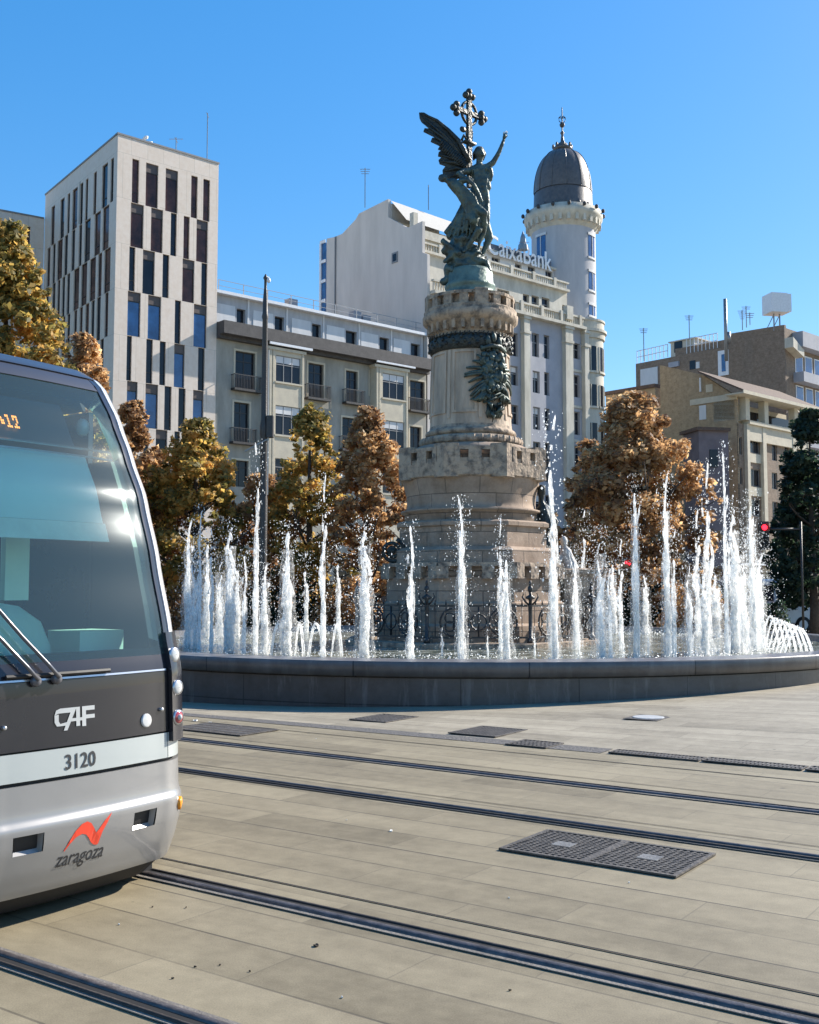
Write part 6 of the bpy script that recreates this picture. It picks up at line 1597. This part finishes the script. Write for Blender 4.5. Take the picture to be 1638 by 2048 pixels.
# low brown building between tree and brick house
bf = thing('low_house', 'low brown building with a tiled roof half hidden behind the large brown tree', 'building', (26, 104, 0))
FF = Face(24.7, 106.6, R(43)); m = MB(FF.fr()); zl = FF.pt(1290, 770)[1]
m.box(-.1, 7.2, 0, 6.1, 0, zl); m.build('walls', M['brick2'], bf)
m = MB(FF.fr()); m.box(-.3, 7.4, -.05, 6.4, zl, zl + .35); m.build('roof', M['tile'], bf)
m = MB(FF.fr())
for i in range(3): m.box(1 + i * 2.8, 2.2 + i * 2.8, .22, .29, zl - 3.2, zl - 1.4)
m.build('windows', M['dark_glass'], bf) if False else None
for i in range(3): MB(FF.fr()).box(-.16, -.11, 1 + i * 1.7, 1.9 + i * 1.7, zl - 3.2, zl - 1.4).build('window', M['dark_glass'], bf)
M['shade_wall'] = mat('shaded_render', (.17, .14, .15), .9, (.12, .10, .11), 1)  # shade on the annex wall is painted into its render colour
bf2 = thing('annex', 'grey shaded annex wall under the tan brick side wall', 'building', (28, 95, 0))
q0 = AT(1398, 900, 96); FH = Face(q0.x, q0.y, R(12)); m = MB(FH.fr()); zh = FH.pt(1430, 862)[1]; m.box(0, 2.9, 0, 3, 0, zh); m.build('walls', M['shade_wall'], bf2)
m = MB(FH.fr()); m.box(-.3, 3.0, -.3, 3.2, zh, zh + .3); m.build('roof', M['tile'], bf2)
for i in range(1): MB(FH.fr()).box(1 + i * 2.2, 1.8 + i * 2.2, -.06, -.01, zh - 3.3, zh - 1.7).build('window', M['dark_glass'], bf2)
# ---------------------------------------------------------------- trees
def leaf_mat(name, stops):
    m, n, l, b = nodes(name); out = n['Material Output']
    gm = n.new('ShaderNodeNewGeometry'); r = n.new('ShaderNodeValToRGB'); cr_ = r.color_ramp
    while len(cr_.elements) < len(stops): cr_.elements.new(.5)
    for e, (p, c) in zip(cr_.elements, stops): e.position = p; e.color = (*c, 1)
    tc = n.new('ShaderNodeTexCoord'); nz_ = n.new('ShaderNodeTexNoise'); nz_.inputs['Scale'].default_value = .9; nz_.inputs['Detail'].default_value = 3; l.new(tc.outputs['Object'], nz_.inputs[0])
    a = n.new('ShaderNodeMath'); a.operation = 'MULTIPLY_ADD'; a.inputs[1].default_value = .55; l.new(gm.outputs['Random Per Island'], a.inputs[0])
    s_ = n.new('ShaderNodeMath'); s_.operation = 'MULTIPLY_ADD'; s_.inputs[1].default_value = 1.5; s_.inputs[2].default_value = -.52; l.new(nz_.outputs['Fac'], s_.inputs[0]); l.new(s_.outputs[0], a.inputs[2])
    l.new(a.outputs[0], r.inputs[0]); l.new(r.outputs[0], b.inputs['Base Color']); b.inputs['Roughness'].default_value = .6; b.inputs['Specular IOR Level'].default_value = .35
    t = n.new('ShaderNodeBsdfTranslucent'); hv = n.new('ShaderNodeHueSaturation'); hv.inputs['Value'].default_value = 2.1; l.new(r.outputs[0], hv.inputs['Color']); l.new(hv.outputs[0], t.inputs[0])
    mx = n.new('ShaderNodeMixShader'); mx.inputs[0].default_value = .45; l.new(b.outputs[0], mx.inputs[1]); l.new(t.outputs[0], mx.inputs[2]); l.new(mx.outputs[0], out.inputs[0]); return m
M['leaf_rust'] = leaf_mat('rust_foliage', [(.0, (.09, .05, .028)), (.35, (.22, .125, .06)), (.65, (.42, .26, .12)), (1, (.60, .44, .24))])
M['leaf_gold'] = leaf_mat('gold_green_foliage', [(.0, (.045, .05, .02)), (.35, (.17, .145, .04)), (.65, (.42, .27, .07)), (1, (.60, .36, .12))])
M['leaf_green'] = leaf_mat('olive_foliage', [(.0, (.025, .04, .014)), (.4, (.07, .085, .026)), (.75, (.17, .15, .045)), (1, (.28, .19, .06))])
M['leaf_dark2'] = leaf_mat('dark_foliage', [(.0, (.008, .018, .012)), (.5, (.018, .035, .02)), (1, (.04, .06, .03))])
def tree(label, x, y, top, width, mt_, base=2.0, seed=1, dens=1.0, lean=0, lsz=.10, group='autumn trees behind the fountain', name='plane_tree', shape=1.6, spire=.8):
    rg = random.Random(seed); z0 = gz(x, y) - .1; o = thing(name, label, 'tree', (x, y, z0), group)
    m = MB((x, y, 0, z0)); m.smooth = True; H = top - z0; rt = width * .035 + .06
    m.tube([(0, 0, 0), (.03, .02, base * .6), (.02, .05, base), (lean * .5, .05, H * .6), (lean, 0, H * .92)], [rt * 1.35, rt, rt * .9, rt * .5, .02], 9)
    tips = []
    nl = 16
    for i in range(nl):
        a = i * 2.4 + rg.random(); t = .05 + .80 * (i / nl); zb = base * .85 + (H - base) * t * .75
        rad = width / 2 * (math.sin(min(1, (t + .18) * 1.05) * math.pi) ** .7) * (.75 + .4 * rg.random())
        e = Vector((math.cos(a) * rad + lean * t, math.sin(a) * rad, zb + rad * .75)); s0 = Vector((lean * t, 0, zb)); mid = s0.lerp(e, .5) + Vector((0, 0, -.08 * rad))
        m.tube([s0, mid, e], [rt * .45 * (1 - t * .5), rt * .25, .012], 5); tips.append(e)
        for q in range(3):
            b_ = s0.lerp(e, .45 + .15 * q); d_ = Vector((rg.uniform(-1, 1), rg.uniform(-1, 1), rg.uniform(.2, 1))) * rad * .4; m.tube([b_, b_ + d_], [rt * .12 + .008, .006], 4)
    m.build('trunk', M['tree_bark'], o)
    c = MB((x, y, 0, z0)); Hc = H - base * .5
    NC = int(215 * dens)
    for k_ in range(NC):
        t = rg.random() ** .85; zc = base * .5 + Hc * t
        prof = (min(1, (t + .04) / .16) ** .5) * (1 - max(0, (t - .25) / .75) ** shape) ** spire
        # uneven lobes
        a = rg.random() * 2 * math.pi; lob = 1 + .22 * math.sin(3 * a + seed) + .14 * math.sin(5 * a + zc * 1.7 + seed)
        small = rg.random() < .38
        rr_ = width / 2 * prof * lob * (rg.uniform(.82, 1.12) if small else math.sqrt(rg.uniform(.08, .92)))
        cx_, cy_ = math.cos(a) * rr_ + lean * t, math.sin(a) * rr_; cs = (rg.uniform(.10, .22) if small else rg.uniform(.24, .52)) * (width / 4) ** .5
        if noise.noise(Vector((cx_ * .9 + seed, cy_ * .9, zc * .9))) < -.30 and not small: continue
        nL = int(125 * (cs / .34) ** 2)
        for _ in range(nL):
            u = Vector((rg.gauss(0, 1), rg.gauss(0, 1), rg.gauss(0, 1))); u.normalize(); r = cs * rg.random() ** .45
            px_, py_, pz_ = cx_ + u.x * r, cy_ + u.y * r, zc + u.z * r * .8
            if pz_ > H: continue
            s_ = lsz * rg.uniform(.4, 1.35); ax = Vector((rg.gauss(0, 1), rg.gauss(0, 1), rg.gauss(0, .7))).normalized(); bx_ = ax.cross(u + Vector((0, 0, .3))); 
            if bx_.length < .1: continue
            bx_.normalize(); p = Vector((px_, py_, pz_)); a_ = ax * s_; b_ = bx_ * s_ * .62
            c.Fc(c.V(*(p - a_)), c.V(*(p - b_ + a_ * .1)), c.V(*(p + a_)), c.V(*(p + b_ + a_ * .1)))
    c.build('crown', mt_, o)
def tpx(px, Y): return ray(px, 1100)[0] / ray(px, 1100)[1] * Y
def topz(px, py, Y): return AT(px, py, Y).z
for (lab, px, py, Y, wpx, mt_, sd, base, dens, ln) in [
    ('large olive and gold tree standing behind the tram', 15, 450, 30, 290, 'leaf_gold', 3, 2.6, 2.1, -.3),
    ('rust brown tree low behind the tram windscreen corner', 160, 668, 35, 200, 'leaf_rust', 4, 2.0, 1.0, 0),
    ('small rust tree just right of the tram pillar', 262, 800, 37, 130, 'leaf_rust', 14, 1.6, .7, 0),
    ('green topped autumn tree in front of the office tower', 385, 838, 37, 210, 'leaf_gold', 5, 1.7, 1.1, .1),
    ('low orange tree under the lamp post', 520, 950, 39, 170, 'leaf_rust', 15, 1.2, .9, 0),
    ('dark rust tree between the tram pillar and the green topped tree', 305, 900, 39, 170, 'leaf_rust', 16, 1.2, .9, 0),
    ('narrow pointed golden tree left of the column', 618, 806, 38, 155, 'leaf_gold', 6, 1.7, 1.0, 0),
    ('rounder copper coloured tree directly left of the column', 733, 815, 36.5, 165, 'leaf_rust', 8, 1.7, 1.1, 0),
    ('big rust brown tree right of the column', 1290, 782, 37, 255, 'leaf_rust', 9, 1.9, 1.6, -.3),
    ('smaller dark rust tree between column and big brown tree', 1185, 880, 40, 130, 'leaf_rust', 10, 1.7, .8, 0)]:
    tree(lab, tpx(px, Y), Y, topz(px, py, Y), wpx * 1.22 * Y / F, M[mt_], base * .75, sd, dens, ln)
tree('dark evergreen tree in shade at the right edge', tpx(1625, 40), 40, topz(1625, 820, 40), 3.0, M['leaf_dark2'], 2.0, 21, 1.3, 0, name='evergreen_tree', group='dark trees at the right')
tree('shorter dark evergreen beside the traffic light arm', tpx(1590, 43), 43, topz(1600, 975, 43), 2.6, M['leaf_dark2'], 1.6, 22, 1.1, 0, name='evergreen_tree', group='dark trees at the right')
# shrubs added as a dark backdrop, standing in for shade under the trees
def shrub(px, Y, wd, h, lab, mt_='leaf_green', seed=1):
    rg = random.Random(seed); x = tpx(px, Y); z0 = gz(x, Y); c = MB((x, Y, 0, z0))
    for _ in range(int(1500 * wd)):
        u = Vector((rg.gauss(0, 1), rg.gauss(0, 1), abs(rg.gauss(0, 1)))); u.normalize(); r = rg.random() ** .3
        p = Vector((u.x * wd / 2 * r, u.y * .5 * r, u.z * h * r * (.85 + .2 * math.sin(u.x * 9)) + .02)); ax = Vector((rg.gauss(0, 1), rg.gauss(0, 1), rg.gauss(0, 1))).normalized(); bx_ = ax.cross(u)
        if bx_.length < .1: continue
        bx_.normalize(); c.Fc(c.V(*(p - ax * .06)), c.V(*(p - bx_ * .04)), c.V(*(p + ax * .06)), c.V(*(p + bx_ * .04)))
    tag(c.build('shrub', M[mt_]), lab, 'shrub', 'shrubs added for shade behind the fountain')
for i, (px, wd, h, lab) in enumerate([(400, 3.4, 2.3, 'dark shrub added for shade behind the leftmost jets'), (500, 3.4, 2.2, 'dark shrub added for shade behind the lamp post foot'), (600, 3.4, 2.3, 'dark shrub added for shade behind the thick wavy jet'), (700, 3.2, 2.2, 'dark shrub added for shade left of the monument foot'), (1190, 2.6, 1.8, 'dark shrub added for shade right of the monument foot'), (1290, 3.0, 2.0, 'dark shrub added for shade beneath the big brown tree'), (1400, 3.2, 2.0, 'dark shrub added for shade right of the big brown tree trunk'), (1490, 3.0, 1.9, 'dark shrub added for shade behind the dense white jets')]):
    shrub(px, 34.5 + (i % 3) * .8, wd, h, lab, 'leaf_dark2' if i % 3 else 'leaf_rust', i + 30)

# ---------------------------------------------------------------- lamp post, traffic lights
q = AT(525, 1180, 30); X0 = q.x; z0 = gz(X0, 30); zz = lambda py: AT(525, py, 30).z
lp = thing('lamp_post', 'very tall black ornate lamp post left of the column', 'lamp post', (X0, 30, z0))
m = MB((X0, 30)); m.smooth = True
m.lathe([(.20, z0), (.20, z0 + .5), (.13, z0 + .6), (.11, 2.2), (.12, zz(1000)), (.10, zz(990)), (.09, zz(880)), (.12, zz(868)), (.12, zz(852)), (.09, zz(840)), (.075, zz(640)), (.10, zz(634)), (.075, zz(626)), (.07, zz(600)), (.04, zz(575)), (.04, zz(560)), (.07, zz(556)), (.01, zz(548))], 14)
m.build('post', M['black_iron'], lp)
m = MB((X0, 30)); m.smooth = True; m.ball((.10, -.06, zz(562)), (.055, .055, .075), 10, 8); m.tube([(0, 0, zz(556)), (.10, -.06, zz(556))], .02, 5); m.build('camera', M['white_metal'], lp)
m = MB((X0, 30)); m.box(.08, .26, -.12, .12, zz(875), zz(832)); m.build('control_box', M['black_iron'], lp)
m = MB((X0, 30)); m.tube([(.1, -.12, zz(880)), (-.5, -.25, zz(905))], .02, 5); m.tube([(.12, -.05, zz(700)), (.12, -.05, zz(990))], .015, 5); m.build('cable', M['grey_metal'], lp)
M['red_on'] = emis('red_light', (1.0, .015, .03), 3); M['red_tail'] = emis('tail_light', (.9, .05, .05), 1.2)
def traffic_light(px, py, Y, lab, arm=None):
    c_ = AT(px, py, Y); z0 = gz(c_.x, Y); o = thing('traffic_light', lab, 'traffic light', (c_.x + (arm or 0), Y, z0), None)
    pxx = c_.x + (arm or .22); m = MB((pxx, Y)); m.smooth = True; m.tube([(0, 0, z0), (0, 0, c_.z + .2)], .04, 8); 
    if arm: m.tube([(0, 0, c_.z - .05), (c_.x - pxx + .12, 0, c_.z - .05)], .04, 6)
    m.build('pole', M['frame_dark'], o)
    h = MB((c_.x, Y)); h.box(-.15, .15, -.1, .12, c_.z - .75, c_.z + .2); hd = h.build('housing', M['frame_dark'], o)
    for k_, (dz, mt_) in enumerate(((0, 'red_on'), (-.28, 'cab_dark'), (-.55, 'cab_dark'))):
        m = MB((c_.x, Y)); m.smooth = True; m.ball((0, -.1, c_.z + dz), (.095, .05, .095), 12, 8); m.build('lamp', M[mt_], hd)
        m = MB((c_.x, Y)); m.lathe([(.13, 0), (.13, .01)], 12, cap=False); m.v = [(c_.x + (x - c_.x), Y - .12 - (z) * 10, c_.z + dz + (y - Y)) for x, y, z in m.v]; m.build('visor', M['frame_dark'], hd)
traffic_light(1527, 1055, 36, 'traffic light showing red on a horizontal arm by the dark trees', 1.25)
traffic_light(1254, 1127, 35.5, 'lower traffic light showing red under the big brown tree')

# ---------------------------------------------------------------- cars
M['tyre'] = mat('tyre', (.015, .015, .015), .8)
def car_proto(kind):
    parts = []
    return parts
def car(px, Y, ang, col_, lab, kind='hatch', zoff=.03):
    x = tpx(px, Y); z0 = gz(x, Y) + zoff if Y < 42 else .035
    o = thing('parked_car' if kind != 'van' else 'parked_van', lab, 'car' if kind != 'van' else 'van', (x, Y, z0), None)
    fr_ = (x, Y, ang, z0); m = MB(fr_); m.smooth = True
    if kind == 'van': prof = [(-2.4, .35), (-2.4, 1.0), (-2.35, 2.0), (-2.2, 2.1), (1.2, 2.1), (1.6, 1.9), (2.0, 1.15), (2.45, 1.0), (2.5, .6), (2.5, .35)]
    else: prof = [(-2.05, .32), (-2.1, .6), (-2.05, .95), (-1.75, 1.02), (-1.3, 1.42), (-.9, 1.5), (.3, 1.5), (.6, 1.42), (1.2, 1.0), (1.9, .86), (2.1, .65), (2.1, .32)]
    n = len(prof); W_ = [.80 if z < 1.1 else .66 for x_, z in prof]
    a = [m.V(x_, -w__ - (.05 if z < .9 else 0), z) for (x_, z), w__ in zip(prof, W_)]; b = [m.V(x_, w__ + (.05 if z < .9 else 0), z) for (x_, z), w__ in zip(prof, W_)]
    m.smooth = False
    m.Fc(*a); m.Fc(*b[::-1])
    for i in range(n): m.Fc(a[(i + 1) % n], a[i], b[i], b[(i + 1) % n])
    body = m.build('body', mat('car_paint', col_, .3, coat=.8), o)
    md = body.modifiers.new('b', 'BEVEL'); md.width = .06; md.segments = 2; md.limit_method = 'ANGLE'
    g_ = MB(fr_); zl, zh = (1.05, 1.42) if kind != 'van' else (1.2, 1.85)
    for s in (-1, 1): g_.box(-1.25, 1.0 if kind != 'van' else 1.7, min(s * .70, s * .78), max(s * .70, s * .78), zl, zh - .03) if kind == 'van' else g_.box(-1.1, .75, min(s * .66, s * .72), max(s * .66, s * .72), zl + .02, zh)
    g_.build('side_glass', M['dark_glass'], o)
    g_ = MB(fr_)
    if kind == 'van': g_.quad((1.66, -.62, 1.85), (1.66, .62, 1.85), (2.03, .66, 1.2), (2.03, -.66, 1.2)); g_.box(-2.43, -2.40, -.6, .6, 1.25, 1.85)
    else: g_.quad((.66, -.58, 1.41), (.66, .58, 1.41), (1.2, .66, 1.04), (1.2, -.66, 1.04)); g_.quad((-1.36, .58, 1.40), (-1.36, -.58, 1.40), (-1.78, -.64, 1.06), (-1.78, .64, 1.06))
    g_.build('windscreen', M['dark_glass'], o)
    e = 2.45 if kind == 'van' else 2.1
    for wx in (-1.3, 1.35):
        for s in (-1, 1):
            m = MB(fr_); m.smooth = True; m.tube([(wx, s * .62, .32), (wx, s * .86, .32)], .32, 18); w_ = m.build('wheel', M['tyre'], o)
            m = MB(fr_); m.tube([(wx, s * .861, .32), (wx, s * .87, .32)], .19, 12); m.build('rim', M['white_metal'], w_)
    for s in (-1, 1):
        MB(fr_).box(-e - .02, -e + .05, min(s * .5, s * .74), max(s * .5, s * .74), .72, .90).build('tail_light', M['red_tail'], o)
        MB(fr_).box(e - .06, e + .01, min(s * .45, s * .72), max(s * .45, s * .72), .62, .76).build('headlight', M['lens'], o)
    return o
car(1612, 46, R(40), (.35, .37, .40), 'pale grey car in the shade at the right edge')
car(1560, 50, R(35), (.06, .07, .10), 'dark blue car beyond the dense jets at the right')
car(1640, 43, R(10), (.55, .56, .58), 'white van cut by the right edge', 'van')
car(1085, 44, R(95), (.30, .08, .07), 'red car glimpsed right of the monument foot')
car(690, 44, R(60), (.12, .12, .13), 'dark grey car behind the left shrubs')
car(470, 46, R(40), (.45, .45, .46), 'silver car behind the jets near the lamp post')
car(1330, 47, R(30), (.10, .10, .11), 'black car beneath the big brown tree')
car(560, 49, R(40), (.5, .5, .5), 'white car behind the left jets', 'van')
